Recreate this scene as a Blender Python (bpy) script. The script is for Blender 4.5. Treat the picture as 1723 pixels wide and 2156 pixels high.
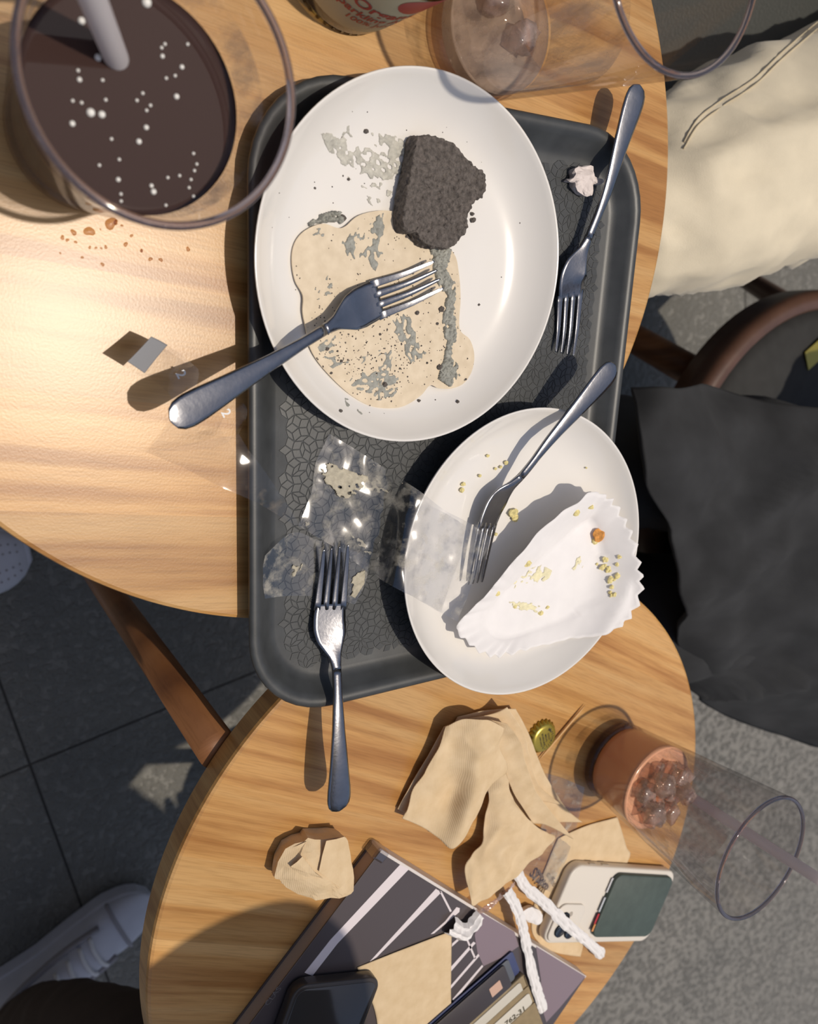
import bpy, bmesh, math, random
from mathutils import Vector, Matrix, noise as mnoise
random.seed(7)
for o in list(bpy.data.objects): bpy.data.objects.remove(o)
SC = bpy.context.scene
COL = SC.collection
# ------------------------------------------------------------------ camera (solved from the round tables, plate, tray, tile joints)
CAM_H = 0.46                      # metres above the table tops (z = 0)
FPX, PPX, PPY, NX, NY = 1724.6, 861.5, 1078.0, -249.1, 556.6
_d = Vector((NX-PPX, NY-PPY, FPX)).normalized()
_x = Vector((1, 0, 0)); _x = (_x - _x.dot(_d)*_d).normalized()
_z = -_d; _y = _z.cross(_x)
ROT = Matrix((_x, _y, _z))        # camera (right, down, forward) -> world
cam_data = bpy.data.cameras.new('camera'); cam = bpy.data.objects.new('camera', cam_data); COL.objects.link(cam)
cam_data.sensor_fit = 'HORIZONTAL'; cam_data.sensor_width = 36.0; cam_data.lens = 36.0*FPX/1723.0
cam_data.clip_start = 0.02; cam_data.clip_end = 50
m = Matrix.Identity(4)
for i in range(3):
    m[i][0] = ROT[i][0]; m[i][1] = -ROT[i][1]; m[i][2] = -ROT[i][2]
m[0][3], m[1][3], m[2][3] = 0, 0, CAM_H
cam.matrix_world = m
cam_data.dof.use_dof = True; cam_data.dof.focus_distance = 0.54; cam_data.dof.aperture_fstop = 10.5
SC.camera = cam
# ------------------------------------------------------------------ sky, sun, exposure
SHX, SHY = -0.16, 0.05            # how far a shadow shifts per metre of height
world = bpy.data.worlds.new('sky'); SC.world = world; world.use_nodes = True
wn = world.node_tree; bg = wn.nodes['Background']
sky = wn.nodes.new('ShaderNodeTexSky'); sky.sky_type = 'NISHITA'; sky.sun_disc = False
sky.sun_elevation = math.atan(1/math.hypot(SHX, SHY)); sky.sun_rotation = math.atan2(-SHX, -SHY); sky.air_density = 1.0; sky.dust_density = 2.5
wn.links.new(sky.outputs[0], bg.inputs[0]); bg.inputs[1].default_value = 0.085
sun_d = bpy.data.lights.new('sun_offscreen', 'SUN'); sun_d.energy = 2.45; sun_d.angle = math.radians(0.8); sun_d.color = (1.0, 0.90, 0.76)
sun = bpy.data.objects.new('sun_offscreen', sun_d); COL.objects.link(sun)
sun.location = (0.6, -0.3, 3)
sun.rotation_euler = Vector((SHX, SHY, -1)).to_track_quat('-Z', 'Y').to_euler()
SC.view_settings.view_transform = 'Standard'; SC.view_settings.look = 'None'
SC.view_settings.gamma = 1; SC.view_settings.use_curve_mapping = False
SC.view_settings.exposure = 0.0
# ------------------------------------------------------------------ helpers
def P(px, py, z=0.0):
    """photo pixel -> world point on the horizontal plane at height z"""
    r = ROT @ Vector(((px-PPX)/FPX, (py-PPY)/FPX, 1.0))
    t = (CAM_H - z)/-r.z
    return Vector((r.x*t, r.y*t, z))
def S(c):
    c = c/255.0
    return c/12.92 if c <= 0.04045 else ((c+0.055)/1.055)**2.4
def RGB(r, g, b, k=1.0): return (S(r)*k, S(g)*k, S(b)*k, 1.0)
BASE = {}
def thing(name, label, cat, loc=(0, 0, 0), group=None):
    o = bpy.data.objects.new(name, None); COL.objects.link(o); o.location = loc; o.empty_display_size = 0.01
    o['label'] = label; o['category'] = cat
    if group: o['group'] = group
    BASE[o] = Vector(loc)
    return o
def tag(o, label, cat, group=None, kind=None):
    o['label'] = label; o['category'] = cat
    if group: o['group'] = group
    if kind: o['kind'] = kind
    return o
def mk(name, verts, faces, mat, parent=None, smooth=True, kind=None, label=None):
    """one mesh object; verts are world points"""
    if parent is not None: base = BASE[parent]
    else:
        xs = [v[0] for v in verts]; ys = [v[1] for v in verts]; zs = [v[2] for v in verts]
        base = Vector(((min(xs)+max(xs))/2, (min(ys)+max(ys))/2, min(zs)))
    me = bpy.data.meshes.new(name)
    me.from_pydata([(v[0]-base.x, v[1]-base.y, v[2]-base.z) for v in verts], [], faces)
    me.materials.append(mat)
    if smooth: me.polygons.foreach_set('use_smooth', [True]*len(me.polygons))
    me.update()
    o = bpy.data.objects.new(name, me); COL.objects.link(o)
    if parent is not None: o.parent = parent
    else: o.location = base
    BASE[o] = base
    if kind: o['kind'] = kind
    if label: o['label'] = label
    return o
def fix(o):
    bm = bmesh.new(); bm.from_mesh(o.data); bmesh.ops.recalc_face_normals(bm, faces=bm.faces); bm.to_mesh(o.data); bm.free(); return o
def mod(o, kind, **kw):
    md = o.modifiers.new(kind.lower(), kind)
    for k, v in kw.items(): setattr(md, k, v)
    return md
def bevel(o, w, seg=2): mod(o, 'BEVEL', width=w, segments=seg, limit_method='ANGLE', angle_limit=math.radians(35)); return o
def lathe_vf(prof, n, c, squash=None, plane=None):
    """rings of (r, z) about centre c; r == 0 closes with a pole; squash(angle) scales r"""
    V, F, rings = [], [], []
    for r, z in prof:
        if r <= 1e-9:
            rings.append([len(V)]); V.append(Vector((c[0], c[1], c[2]+z)))
        else:
            ring = []
            for i in range(n):
                a = 2*math.pi*i/n; k = squash(a) if squash else 1.0
                ring.append(len(V)); V.append(Vector((c[0]+r*k*math.cos(a), c[1]+r*k*math.sin(a), c[2]+z)))
            rings.append(ring)
    for A, B in zip(rings[:-1], rings[1:]):
        if len(A) == 1 and len(B) == 1: continue
        for i in range(n):
            j = (i+1) % n
            if len(A) == 1: F.append((A[0], B[j], B[i]))
            elif len(B) == 1: F.append((A[i], A[j], B[0]))
            else: F.append((A[i], A[j], B[j], B[i]))
    return V, F
def lathe(name, prof, n, c, mat, parent=None, squash=None, **kw):
    V, F = lathe_vf(prof, n, c, squash); return fix(mk(name, V, F, mat, parent, **kw))
def box_vf(c, sx, sy, sz, rz=0):
    cs, sn = math.cos(rz), math.sin(rz); V = []
    for dz in (0, sz):
        for dx, dy in ((-sx/2, -sy/2), (sx/2, -sy/2), (sx/2, sy/2), (-sx/2, sy/2)):
            V.append(Vector((c[0]+dx*cs-dy*sn, c[1]+dx*sn+dy*cs, c[2]+dz)))
    return V, [(3, 2, 1, 0), (4, 5, 6, 7), (0, 1, 5, 4), (1, 2, 6, 5), (2, 3, 7, 6), (3, 0, 4, 7)]
def prism_vf(pts, z0, z1):
    """closed outline (world xy) from z0 to z1"""
    n = len(pts); V = [Vector((p[0], p[1], z0)) for p in pts]+[Vector((p[0], p[1], z1)) for p in pts]
    F = [tuple(range(n-1, -1, -1)), tuple(range(n, 2*n))]+[(i, (i+1) % n, n+(i+1) % n, n+i) for i in range(n)]
    return V, F
def catmull(pts, n):
    """smooth open curve through pts (tuples), n samples per span"""
    out = []; P_ = [Vector(p) for p in pts]
    for i in range(len(P_)-1):
        p0 = P_[max(i-1, 0)]; p1 = P_[i]; p2 = P_[i+1]; p3 = P_[min(i+2, len(P_)-1)]
        for k in range(n):
            t = k/n
            out.append(0.5*((2*p1)+(p2-p0)*t+(2*p0-5*p1+4*p2-p3)*t*t+(3*p1-p0-3*p2+p3)*t**3))
    out.append(P_[-1]); return out
def closed_curve(pts, n):
    out = []; P_ = [Vector(p) for p in pts]; L = len(P_)
    for i in range(L):
        p0, p1, p2, p3 = P_[i-1], P_[i], P_[(i+1) % L], P_[(i+2) % L]
        for k in range(n):
            t = k/n
            out.append(0.5*((2*p1)+(p2-p0)*t+(2*p0-5*p1+4*p2-p3)*t*t+(3*p1-p0-3*p2+p3)*t**3))
    return out
def tube_vf(path, rad, n=10, cap=True):
    """tube along path (Vectors); rad number or list"""
    V, F = [], []; L = len(path)
    up = Vector((0, 0, 1))
    for i, p in enumerate(path):
        t = (path[min(i+1, L-1)]-path[max(i-1, 0)]).normalized()
        a = t.cross(up)
        if a.length < 1e-4: a = t.cross(Vector((1, 0, 0)))
        a.normalize(); b = a.cross(t).normalized(); r = rad[i] if isinstance(rad, (list, tuple)) else rad
        for k in range(n):
            an = 2*math.pi*k/n; V.append(p+a*(r*math.cos(an))+b*(r*math.sin(an)))
    for i in range(L-1):
        for k in range(n): F.append((i*n+k, i*n+(k+1) % n, (i+1)*n+(k+1) % n, (i+1)*n+k))
    if cap: F.append(tuple(range(n-1, -1, -1))); F.append(tuple((L-1)*n+k for k in range(n)))
    return V, F
def grid_surf(rows, nu, nv):
    """Catmull-Rom surface through a grid of points -> verts, faces"""
    R1 = [catmull(r, nu) for r in rows]
    cols = [catmull([r[i] for r in R1], nv) for i in range(len(R1[0]))]
    W_, H_ = len(cols), len(cols[0]); V = [cols[i][j] for j in range(H_) for i in range(W_)]
    F = [(j*W_+i, j*W_+i+1, (j+1)*W_+i+1, (j+1)*W_+i) for j in range(H_-1) for i in range(W_-1)]
    return V, F, W_, H_
def nz(p, s, seed=0.0): return mnoise.noise(Vector((p[0]*s+seed, p[1]*s-seed*1.7, p[2]*s+seed*0.3)))
# ------------------------------------------------------------------ materials
def newmat(name):
    mt = bpy.data.materials.new(name); mt.use_nodes = True
    nt = mt.node_tree; return mt, nt, nt.nodes['Principled BSDF']
def nod(nt, typ, **kw):
    n = nt.nodes.new(typ)
    for k, v in kw.items():
        if k in n.inputs.keys(): n.inputs[k].default_value = v
        else: setattr(n, k, v)
    return n
def ramp(nt, fac, stops):
    r = nt.nodes.new('ShaderNodeValToRGB'); nt.links.new(fac, r.inputs[0])
    e = r.color_ramp.elements
    while len(e) < len(stops): e.new(0.5)
    for i, (p, c) in enumerate(stops): e[i].position = p; e[i].color = c
    return r
def coords(nt, scale=(1, 1, 1), rot=(0, 0, 0), kind='Object', loc=(0, 0, 0)):
    tc = nt.nodes.new('ShaderNodeTexCoord'); mp = nt.nodes.new('ShaderNodeMapping')
    mp.inputs['Scale'].default_value = scale; mp.inputs['Rotation'].default_value = rot; mp.inputs['Location'].default_value = loc
    nt.links.new(tc.outputs[kind], mp.inputs[0]); return mp.outputs[0]
def bump(nt, bs, height, strength=0.3, dist=0.001):
    b = nt.nodes.new('ShaderNodeBump'); b.inputs['Strength'].default_value = strength; b.inputs['Distance'].default_value = dist
    nt.links.new(height, b.inputs['Height']); nt.links.new(b.outputs[0], bs.inputs['Normal']); return b
def simple(name, col, rough=0.5, metal=0.0, nscale=0, nvar=0.15, bscale=0, bstr=0.3, bdist=0.0005, coat=0, spec=0.5, sheen=0, sss=0):
    mt, nt, bs = newmat(name)
    bs.inputs['Base Color'].default_value = col; bs.inputs['Roughness'].default_value = rough; bs.inputs['Metallic'].default_value = metal
    bs.inputs['Specular IOR Level'].default_value = spec
    if coat: bs.inputs['Coat Weight'].default_value = coat; bs.inputs['Coat Roughness'].default_value = 0.08
    if sheen: bs.inputs['Sheen Weight'].default_value = sheen
    if sss: bs.inputs['Subsurface Weight'].default_value = sss; bs.inputs['Subsurface Radius'].default_value = (0.004, 0.003, 0.002)
    if nscale:
        n = nod(nt, 'ShaderNodeTexNoise', Scale=nscale, Detail=5.0); nt.links.new(coords(nt), n.inputs['Vector'])
        lo = tuple(c*(1-nvar) for c in col[:3])+(1,); hi = tuple(min(1, c*(1+nvar)) for c in col[:3])+(1,)
        r = ramp(nt, n.outputs['Fac'], [(0.3, lo), (0.7, hi)]); nt.links.new(r.outputs[0], bs.inputs['Base Color'])
    if bscale:
        n2 = nod(nt, 'ShaderNodeTexNoise', Scale=bscale, Detail=4.0); nt.links.new(coords(nt), n2.inputs['Vector'])
        bump(nt, bs, n2.outputs['Fac'], bstr, bdist)
    return mt
def wood(name, ang, light, mid, dark, rough=0.33, scale=1.0):
    mt, nt, bs = newmat(name)
    oi = nt.nodes.new('ShaderNodeObjectInfo')
    tc = nt.nodes.new('ShaderNodeTexCoord'); geo = nt.nodes.new('ShaderNodeNewGeometry')
    rot = nt.nodes.new('ShaderNodeVectorRotate'); rot.rotation_type = 'Z_AXIS'; rot.inputs['Angle'].default_value = -ang
    nt.links.new(geo.outputs['Position'], rot.inputs['Vector'])
    off = nt.nodes.new('ShaderNodeCombineXYZ')
    ml = nt.nodes.new('ShaderNodeMath'); ml.operation = 'MULTIPLY'; ml.inputs[1].default_value = 7.3; nt.links.new(oi.outputs['Random'], ml.inputs[0])
    nt.links.new(ml.outputs[0], off.inputs[0]); nt.links.new(ml.outputs[0], off.inputs[2])
    ad = nt.nodes.new('ShaderNodeVectorMath'); ad.operation = 'ADD'; nt.links.new(rot.outputs[0], ad.inputs[0]); nt.links.new(off.outputs[0], ad.inputs[1])
    def mp(sc):
        q = nt.nodes.new('ShaderNodeMapping'); q.inputs['Scale'].default_value = sc; nt.links.new(ad.outputs[0], q.inputs[0]); return q.outputs[0]
    big = nod(nt, 'ShaderNodeTexNoise', Scale=1.0, Detail=3.0, Distortion=0.6); nt.links.new(mp((2.2*scale, 22*scale, 8)), big.inputs['Vector'])
    wv = nod(nt, 'ShaderNodeTexNoise', Scale=1.0, Detail=2.0, Distortion=0.4); nt.links.new(mp((3*scale, 75*scale, 10)), wv.inputs['Vector'])
    fine = nod(nt, 'ShaderNodeTexNoise', Scale=1.0, Detail=4.0); nt.links.new(mp((45*scale, 900*scale, 40)), fine.inputs['Vector'])
    mx = nt.nodes.new('ShaderNodeMath'); mx.operation = 'MULTIPLY_ADD'; mx.inputs[1].default_value = 0.55; nt.links.new(wv.outputs['Fac'], mx.inputs[0]); 
    m2 = nt.nodes.new('ShaderNodeMath'); m2.operation = 'MULTIPLY'; m2.inputs[1].default_value = 0.45; nt.links.new(big.outputs['Fac'], m2.inputs[0]); nt.links.new(m2.outputs[0], mx.inputs[2])
    r = ramp(nt, mx.outputs[0], [(0.39, dark), (0.485, mid), (0.60, light)])
    f2 = ramp(nt, fine.outputs['Fac'], [(0.35, (0.80, 0.78, 0.74, 1)), (0.55, (1, 1, 1, 1))])
    mc = nt.nodes.new('ShaderNodeMix'); mc.data_type = 'RGBA'; mc.blend_type = 'MULTIPLY'; mc.inputs[0].default_value = 0.7
    nt.links.new(r.outputs[0], mc.inputs[6]); nt.links.new(f2.outputs[0], mc.inputs[7])
    hv = nt.nodes.new('ShaderNodeHueSaturation'); mr = nt.nodes.new('ShaderNodeMapRange'); mr.inputs['To Min'].default_value = 0.86; mr.inputs['To Max'].default_value = 1.1
    nt.links.new(oi.outputs['Random'], mr.inputs['Value']); nt.links.new(mr.outputs[0], hv.inputs['Value']); nt.links.new(mc.outputs[2], hv.inputs['Color'])
    nt.links.new(hv.outputs[0], bs.inputs['Base Color'])
    bs.inputs['Roughness'].default_value = rough; bs.inputs['Specular IOR Level'].default_value = 0.55
    pr = nod(nt, 'ShaderNodeTexNoise', Scale=700.0, Detail=2.0); bump(nt, bs, pr.outputs['Fac'], 0.11, 0.0004); nt.links.new(geo.outputs['Position'], pr.inputs['Vector'])
    return mt
def thin_glass(name, tint=(1, 1, 1, 1), refl=0.10, edge=0.75, rough=0.02, frost=0.0, frost_col=(0.8, 0.75, 0.72, 1), nscale=40, thr=(0.45, 0.62), streak=(1, 1, 1)):
    """clear pane: see-through with a Fresnel sheen, plus an optional cloudy film"""
    mt, nt, bs = newmat(name); nt.nodes.remove(bs); out = nt.nodes['Material Output']
    tr = nod(nt, 'ShaderNodeBsdfTransparent', Color=tint); gl = nod(nt, 'ShaderNodeBsdfGlossy', Roughness=rough)
    lw = nod(nt, 'ShaderNodeLayerWeight', Blend=0.35)
    mr = nt.nodes.new('ShaderNodeMapRange'); mr.inputs['To Min'].default_value = refl*0.5; mr.inputs['To Max'].default_value = edge
    pw = nt.nodes.new('ShaderNodeMath'); pw.operation = 'POWER'; pw.inputs[1].default_value = 3.0
    nt.links.new(lw.outputs['Facing'], pw.inputs[0]); nt.links.new(pw.outputs[0], mr.inputs['Value'])
    mx = nt.nodes.new('ShaderNodeMixShader'); nt.links.new(mr.outputs[0], mx.inputs[0]); nt.links.new(tr.outputs[0], mx.inputs[1]); nt.links.new(gl.outputs[0], mx.inputs[2])
    last = mx.outputs[0]
    if frost:
        df = nod(nt, 'ShaderNodeBsdfDiffuse', Color=frost_col)
        n = nod(nt, 'ShaderNodeTexNoise', Scale=nscale, Detail=6.0, Roughness=0.65); nt.links.new(coords(nt, scale=streak), n.inputs['Vector'])
        r = ramp(nt, n.outputs['Fac'], [(thr[0], (0, 0, 0, 1)), (thr[1], (frost, frost, frost, 1))])
        m3 = nt.nodes.new('ShaderNodeMixShader'); nt.links.new(r.outputs[0], m3.inputs[0]); nt.links.new(last, m3.inputs[1]); nt.links.new(df.outputs[0], m3.inputs[2]); last = m3.outputs[0]
    nt.links.new(last, out.inputs[0]); return mt
M = {}
gA = P(490, 866)-P(150, 831); gB = P(851, 1635)-P(739, 1607)
ANG_A, ANG_B = math.atan2(gA.y, gA.x), math.atan2(gB.y, gB.x)
WL, WM, WD = RGB(208, 164, 106), RGB(199, 150, 89), RGB(168, 116, 60)
M['wood_a'] = wood('ash wood top', ANG_A, WL, WM, WD)
M['wood_b'] = wood('ash wood top second', ANG_B, WL, WM, WD)
M['leg_wood'] = wood('leg wood', 0.3, RGB(138, 92, 56), RGB(122, 78, 44), RGB(98, 60, 34), 0.5)
M['ceramic'] = simple('white glazed ceramic', RGB(232, 228, 222), 0.14, coat=0.4, nscale=30, nvar=0.012)
M['tray'] = simple('black tray plastic', RGB(62, 64, 65), 0.42, nscale=60, nvar=0.2, bscale=900, bstr=0.15, bdist=0.0002)
M['steel'] = simple('brushed steel', RGB(150, 150, 153), 0.24, 1.0, nscale=120, nvar=0.08, bscale=420, bstr=0.25, bdist=0.0003)
M['cardboard'] = None
M['glass'] = thin_glass('clear glass wall', (0.87, 0.86, 0.86, 1), 0.05, 0.42); M['glass_in'] = thin_glass('clear inner glass', (0.985, 0.98, 0.98, 1), 0.04, 0.3)
def rimglass():
    mt, nt, bs = newmat('thick glass rim'); bs.inputs['Base Color'].default_value = RGB(178, 172, 184); bs.inputs['Roughness'].default_value = 0.03
    bs.inputs['Transmission Weight'].default_value = 0.94; bs.inputs['IOR'].default_value = 1.45; return mt
M['rim'] = rimglass(); M['base_glass'] = thin_glass('thick glass base', RGB(243, 238, 240), 0.12, 0.5)
# ================================================================== THE SETTING: floor of large rough tiles
FLZ = -0.70
def floor_mat():
    mt, nt, bs = newmat('rough grey stone tile')
    co = coords(nt, kind='Object')
    geo = nt.nodes.new('ShaderNodeNewGeometry')
    n1 = nod(nt, 'ShaderNodeTexNoise', Scale=6.0, Detail=4.0); nt.links.new(geo.outputs['Position'], n1.inputs['Vector'])
    r = ramp(nt, n1.outputs['Fac'], [(0.3, RGB(112, 110, 104)), (0.7, RGB(128, 125, 117))]); nt.links.new(r.outputs[0], bs.inputs['Base Color'])
    bs.inputs['Roughness'].default_value = 0.6
    n2 = nod(nt, 'ShaderNodeTexNoise', Scale=95.0, Detail=4.0, Roughness=0.6); nt.links.new(geo.outputs['Position'], n2.inputs['Vector'])
    r2 = ramp(nt, n2.outputs['Fac'], [(0.42, (0, 0, 0, 1)), (0.66, (1, 1, 1, 1))])
    bump(nt, bs, r2.outputs[0], 0.9, 0.0045); return mt
M['floor'] = floor_mat(); M['grout'] = simple('dark grout', RGB(70, 68, 64), 0.9)
fa = P(500, 1420, FLZ)-P(0, 1625, FLZ); FANG = math.atan2(fa.y, fa.x)
fx = P(63, 1610, FLZ); e1 = Vector((math.cos(FANG), math.sin(FANG), 0)); e2 = Vector((-e1.y, e1.x, 0))
span = (P(1569, 655, FLZ)-fx).dot(e1); TILE = span/2
V, F = prism_vf([fx+e1*a+e2*b for a, b in ((-3*TILE, -5*TILE), (6*TILE, -5*TILE), (6*TILE, 4*TILE), (-3*TILE, 4*TILE))], FLZ-0.03, FLZ-0.002)
fl = mk('floor', V, F, M['grout'], smooth=False); fl['kind'] = 'structure'
g = 0.0018; tile_me = None
for i in range(-3, 6):
    for j in range(-5, 4):
        c = fx+e1*((i+0.5)*TILE)+e2*((j+0.5)*TILE)
        if tile_me is None:
            V, F = box_vf((0, 0, 0), TILE-2*g, TILE-2*g, 0.008)
            tile_me = bpy.data.meshes.new('floor_tile'); tile_me.from_pydata(V, [], F); tile_me.materials.append(M['floor'])
        o = bpy.data.objects.new('floor_tile', tile_me); COL.objects.link(o); o.parent = fl
        o.location = Vector((c.x, c.y, FLZ-0.008))-BASE[fl]; o.rotation_euler = (0, 0, FANG)
def paving_mat():
    mt, nt, bs = newmat('rough trowelled concrete'); geo = nt.nodes.new('ShaderNodeNewGeometry')
    n1 = nod(nt, 'ShaderNodeTexNoise', Scale=5.0, Detail=3.0); nt.links.new(geo.outputs['Position'], n1.inputs['Vector'])
    r = ramp(nt, n1.outputs['Fac'], [(0.3, RGB(116, 113, 106)), (0.7, RGB(128, 124, 116))]); nt.links.new(r.outputs[0], bs.inputs['Base Color']); bs.inputs['Roughness'].default_value = 0.55
    n2 = nod(nt, 'ShaderNodeTexNoise', Scale=78.0, Detail=2.0, Roughness=0.5); nt.links.new(geo.outputs['Position'], n2.inputs['Vector'])
    r2 = ramp(nt, n2.outputs['Fac'], [(0.50, (0, 0, 0, 1)), (0.72, (1, 1, 1, 1))]); bump(nt, bs, r2.outputs[0], 0.9, 0.013); return mt
q_ = [P(1330, 1330, FLZ), P(1900, 1330, FLZ)]
V, F = prism_vf([q_[0], q_[1], q_[1]+Vector((2.2, -2.6, 0)), q_[0]+Vector((-0.3, -2.9, 0))][::-1], FLZ-0.004, FLZ+0.003)
fix(mk('rough_paving', V, F, paving_mat(), fl, smooth=False))
# ================================================================== TABLES: two round tops of glued staves on vertical legs
TAB_R = 0.2745
CA = Vector((0.5183*CAM_H, 0.1054*CAM_H, 0)); CB = Vector((0.7610*CAM_H, -1.0788*CAM_H, 0))
TTH = 0.022
def round_table(name, label, c, ang, mat, seed, stave, legs):
    t = thing(name, label, 'table', (c.x, c.y, FLZ), group=None)
    rnd = random.Random(seed); ca, sa = math.cos(ang), math.sin(ang)
    top = lathe('tabletop', [(0, -TTH), (TAB_R-0.012, -TTH), (TAB_R-0.010, -TTH+0.002), (TAB_R-0.010, -0.008), (0, -0.008)], 96, c, mat, t)
    y = -TAB_R+rnd.uniform(0.0, 0.03)-stave
    while y < TAB_R:
        w = stave*rnd.uniform(0.85, 1.15); a, b = max(y, -TAB_R*0.9999), min(y+w, TAB_R*0.9999); y += w
        if b-a < 0.004: continue
        N = 18; rings = []
        for r, z in ((TAB_R-0.0028, 0.0), (TAB_R-0.0008, -0.0009), (TAB_R, -0.003), (TAB_R, -TTH+0.002), (TAB_R-0.002, -TTH)):
            ring = []
            for side in (1, -1):
                for k in range(N+1):
                    yy = a+(b-a)*k/N if side == 1 else b-(b-a)*k/N
                    yc = max(-r*0.9999, min(r*0.9999, yy)); xx = side*math.sqrt(max(r*r-yc*yc, 0))
                    ring.append(Vector((c.x+xx*ca-yc*sa, c.y+xx*sa+yc*ca, z)))
            rings.append(ring)
        n = len(rings[0]); V = [v for rg in rings for v in rg]; F = [tuple(range(n))]
        for q in range(len(rings)-1):
            for k in range(n): F.append((q*n+k, (q+1)*n+k, (q+1)*n+(k+1) % n, q*n+(k+1) % n))
        F.append(tuple(range(5*n-1, 4*n-1, -1)))
        fix(mk('stave', V, F, mat, t, smooth=False))
    for lx, ly in legs:
        V, F = tube_vf([Vector((lx, ly, -TTH)), Vector((lx, ly, -0.35)), Vector((lx, ly, FLZ))], [0.014, 0.013, 0.012], 20)
        mk('leg', V, F, M['leg_wood'], t)
    V, F = box_vf((c.x, c.y, -TTH-0.03), 0.34, 0.034, 0.03, ang+0.4); mk('apron', V, F, M['leg_wood'], t, smooth=False)
    V, F = box_vf((c.x, c.y, -TTH-0.03), 0.034, 0.34, 0.03, ang+0.4); mk('apron', V, F, M['leg_wood'], t, smooth=False)
    return t
lb = P(452, 1568, -0.03); rb = (Vector((lb.x, lb.y, 0))-CB); a0 = math.atan2(rb.y, rb.x); rr = rb.length
round_table('round_table', 'round pale wooden table under the apple juice bottle and the dark drink', CA, ANG_A, M['wood_a'], 3, 0.062,
            [(CA.x+0.2*math.cos(a), CA.y+0.2*math.sin(a)) for a in (0.5, 2.07, 3.64, 5.21)])
round_table('round_table', 'round pale wooden table that holds the book, napkins and white phone', CB, ANG_B, M['wood_b'], 11, 0.058,
            [(CB.x+rr*math.cos(a0+k*math.pi/2), CB.y+rr*math.sin(a0+k*math.pi/2)) for k in (0, 1.45, 2.7)])
# ================================================================== TRAY
TH = -0.0559
TN1 = Vector((math.cos(TH), math.sin(TH), 0)); TN2 = Vector((-math.sin(TH), math.cos(TH), 0))
TK = 1.0096*CAM_H; TX0, TX1, TY0, TY1 = 0.3673*TK, 1.0068*TK, -0.5858*TK, 0.2421*TK
TFZ = 0.004
def rrect(inset, z, rc=0.058, n=10):
    x0, x1, y0, y1 = TX0+inset, TX1-inset, TY0+inset, TY1-inset; r = max(rc-inset, 0.004); pts = []
    for cx, cy, a in ((x1-r, y1-r, 0), (x0+r, y1-r, 90), (x0+r, y0+r, 180), (x1-r, y0+r, 270)):
        for k in range(n+1):
            an = math.radians(a+90*k/n); q = TN1*(cx+r*math.cos(an))+TN2*(cy+r*math.sin(an)); pts.append(Vector((q.x, q.y, z)))
    return pts
tc = TN1*((TX0+TX1)/2)+TN2*((TY0+TY1)/2)
tray = thing('serving_tray', 'black plastic serving tray with an embossed floor bridging both tables', 'tray', (tc.x, tc.y, 0))
prof = [(0.026, 0.0005), (0.0205, 0.0008), (0.0165, 0.003), (0.006, 0.0120), (0.0012, 0.0128), (0, 0.0136), (0.0002, 0.0154), (0.0018, 0.0165), (0.0045, 0.0165), (0.0070, 0.0155), (0.0095, 0.0130), (0.0150, 0.0072), (0.0185, 0.0047), (0.0215, TFZ)]
V, F = [], []; rings = []
for ins, z in prof:
    r_ = rrect(ins, z); rings.append(range(len(V), len(V)+len(r_))); V += r_
for A, B in zip(rings[:-1], rings[1:]):
    n = len(A)
    for k in range(n): F.append((A[k], A[(k+1) % n], B[(k+1) % n], B[k]))
F.append(tuple(reversed(rings[0]))); F.append(tuple(rings[-1]))
fix(mk('tray_body', V, F, M['tray'], tray))
def penrose(edge, cx, cy, inside, N=19):
    g_ = [0.13, 0.27, -0.21, 0.08, 0.23]; g_[4] = -sum(g_[:4])+0.5
    zt = [(math.cos(2*math.pi*k/5), math.sin(2*math.pi*k/5)) for k in range(5)]
    out = []
    for r in range(5):
        for s in range(r+1, 5):
            det = zt[r][0]*zt[s][1]-zt[r][1]*zt[s][0]
            for kr in range(-N, N+1):
                for ks in range(-N, N+1):
                    a, b = kr-g_[r], ks-g_[s]
                    x = (a*zt[s][1]-b*zt[r][1])/det; y = (zt[r][0]*b-zt[s][0]*a)/det
                    K = [math.ceil(x*zt[j][0]+y*zt[j][1]+g_[j]-1e-9) for j in range(5)]
                    quad = []
                    for dr, ds in ((0, 0), (1, 0), (1, 1), (0, 1)):
                        K[r] = kr+dr; K[s] = ks+ds
                        quad.append((cx+edge*sum(K[j]*zt[j][0] for j in range(5)), cy+edge*sum(K[j]*zt[j][1] for j in range(5))))
                    if inside(quad): out.append(quad)
    return out
def in_floor(q):
    for u, v in q:
        if not (TX0+0.0225 < u < TX1-0.0225 and TY0+0.0225 < v < TY1-0.0225): return False
        R_ = 0.0365; dx = max(TX0+0.0215+R_-u, u-(TX1-0.0215-R_), 0); dy = max(TY0+0.0215+R_-v, v-(TY1-0.0215-R_), 0)
        if dx and dy and math.hypot(dx, dy) > R_: return False
    return True
V, F = [], []
for q in penrose(0.0054, (TX0+TX1)/2+0.01, (TY0+TY1)/2+0.004, in_floor):
    mx = sum(p[0] for p in q)/4; my = sum(p[1] for p in q)/4; b = len(V)
    area = sum(q[i][0]*q[(i+1) % 4][1]-q[(i+1) % 4][0]*q[i][1] for i in range(4))
    if area < 0: q = q[::-1]
    A_ = abs(area)/2; per = 4*0.0054; ins = 0.00014; k = max(0.3, 1-ins/(2*A_/per)); k2 = max(0.2, 1-(ins+0.00024)/(2*A_/per))
    for f_, zz in ((k, TFZ-0.0001), (k2, TFZ+0.00035)):
        for u, v in q:
            w_ = TN1*(mx+(u-mx)*f_)+TN2*(my+(v-my)*f_); V.append(Vector((w_.x, w_.y, zz)))
    F += [(b+4, b+5, b+6, b+7)]+[(b+i, b+(i+1) % 4, b+4+(i+1) % 4, b+4+i) for i in range(4)]
mk('embossed_pattern', V, F, M['tray'], tray, smooth=False, kind='stuff')
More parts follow.
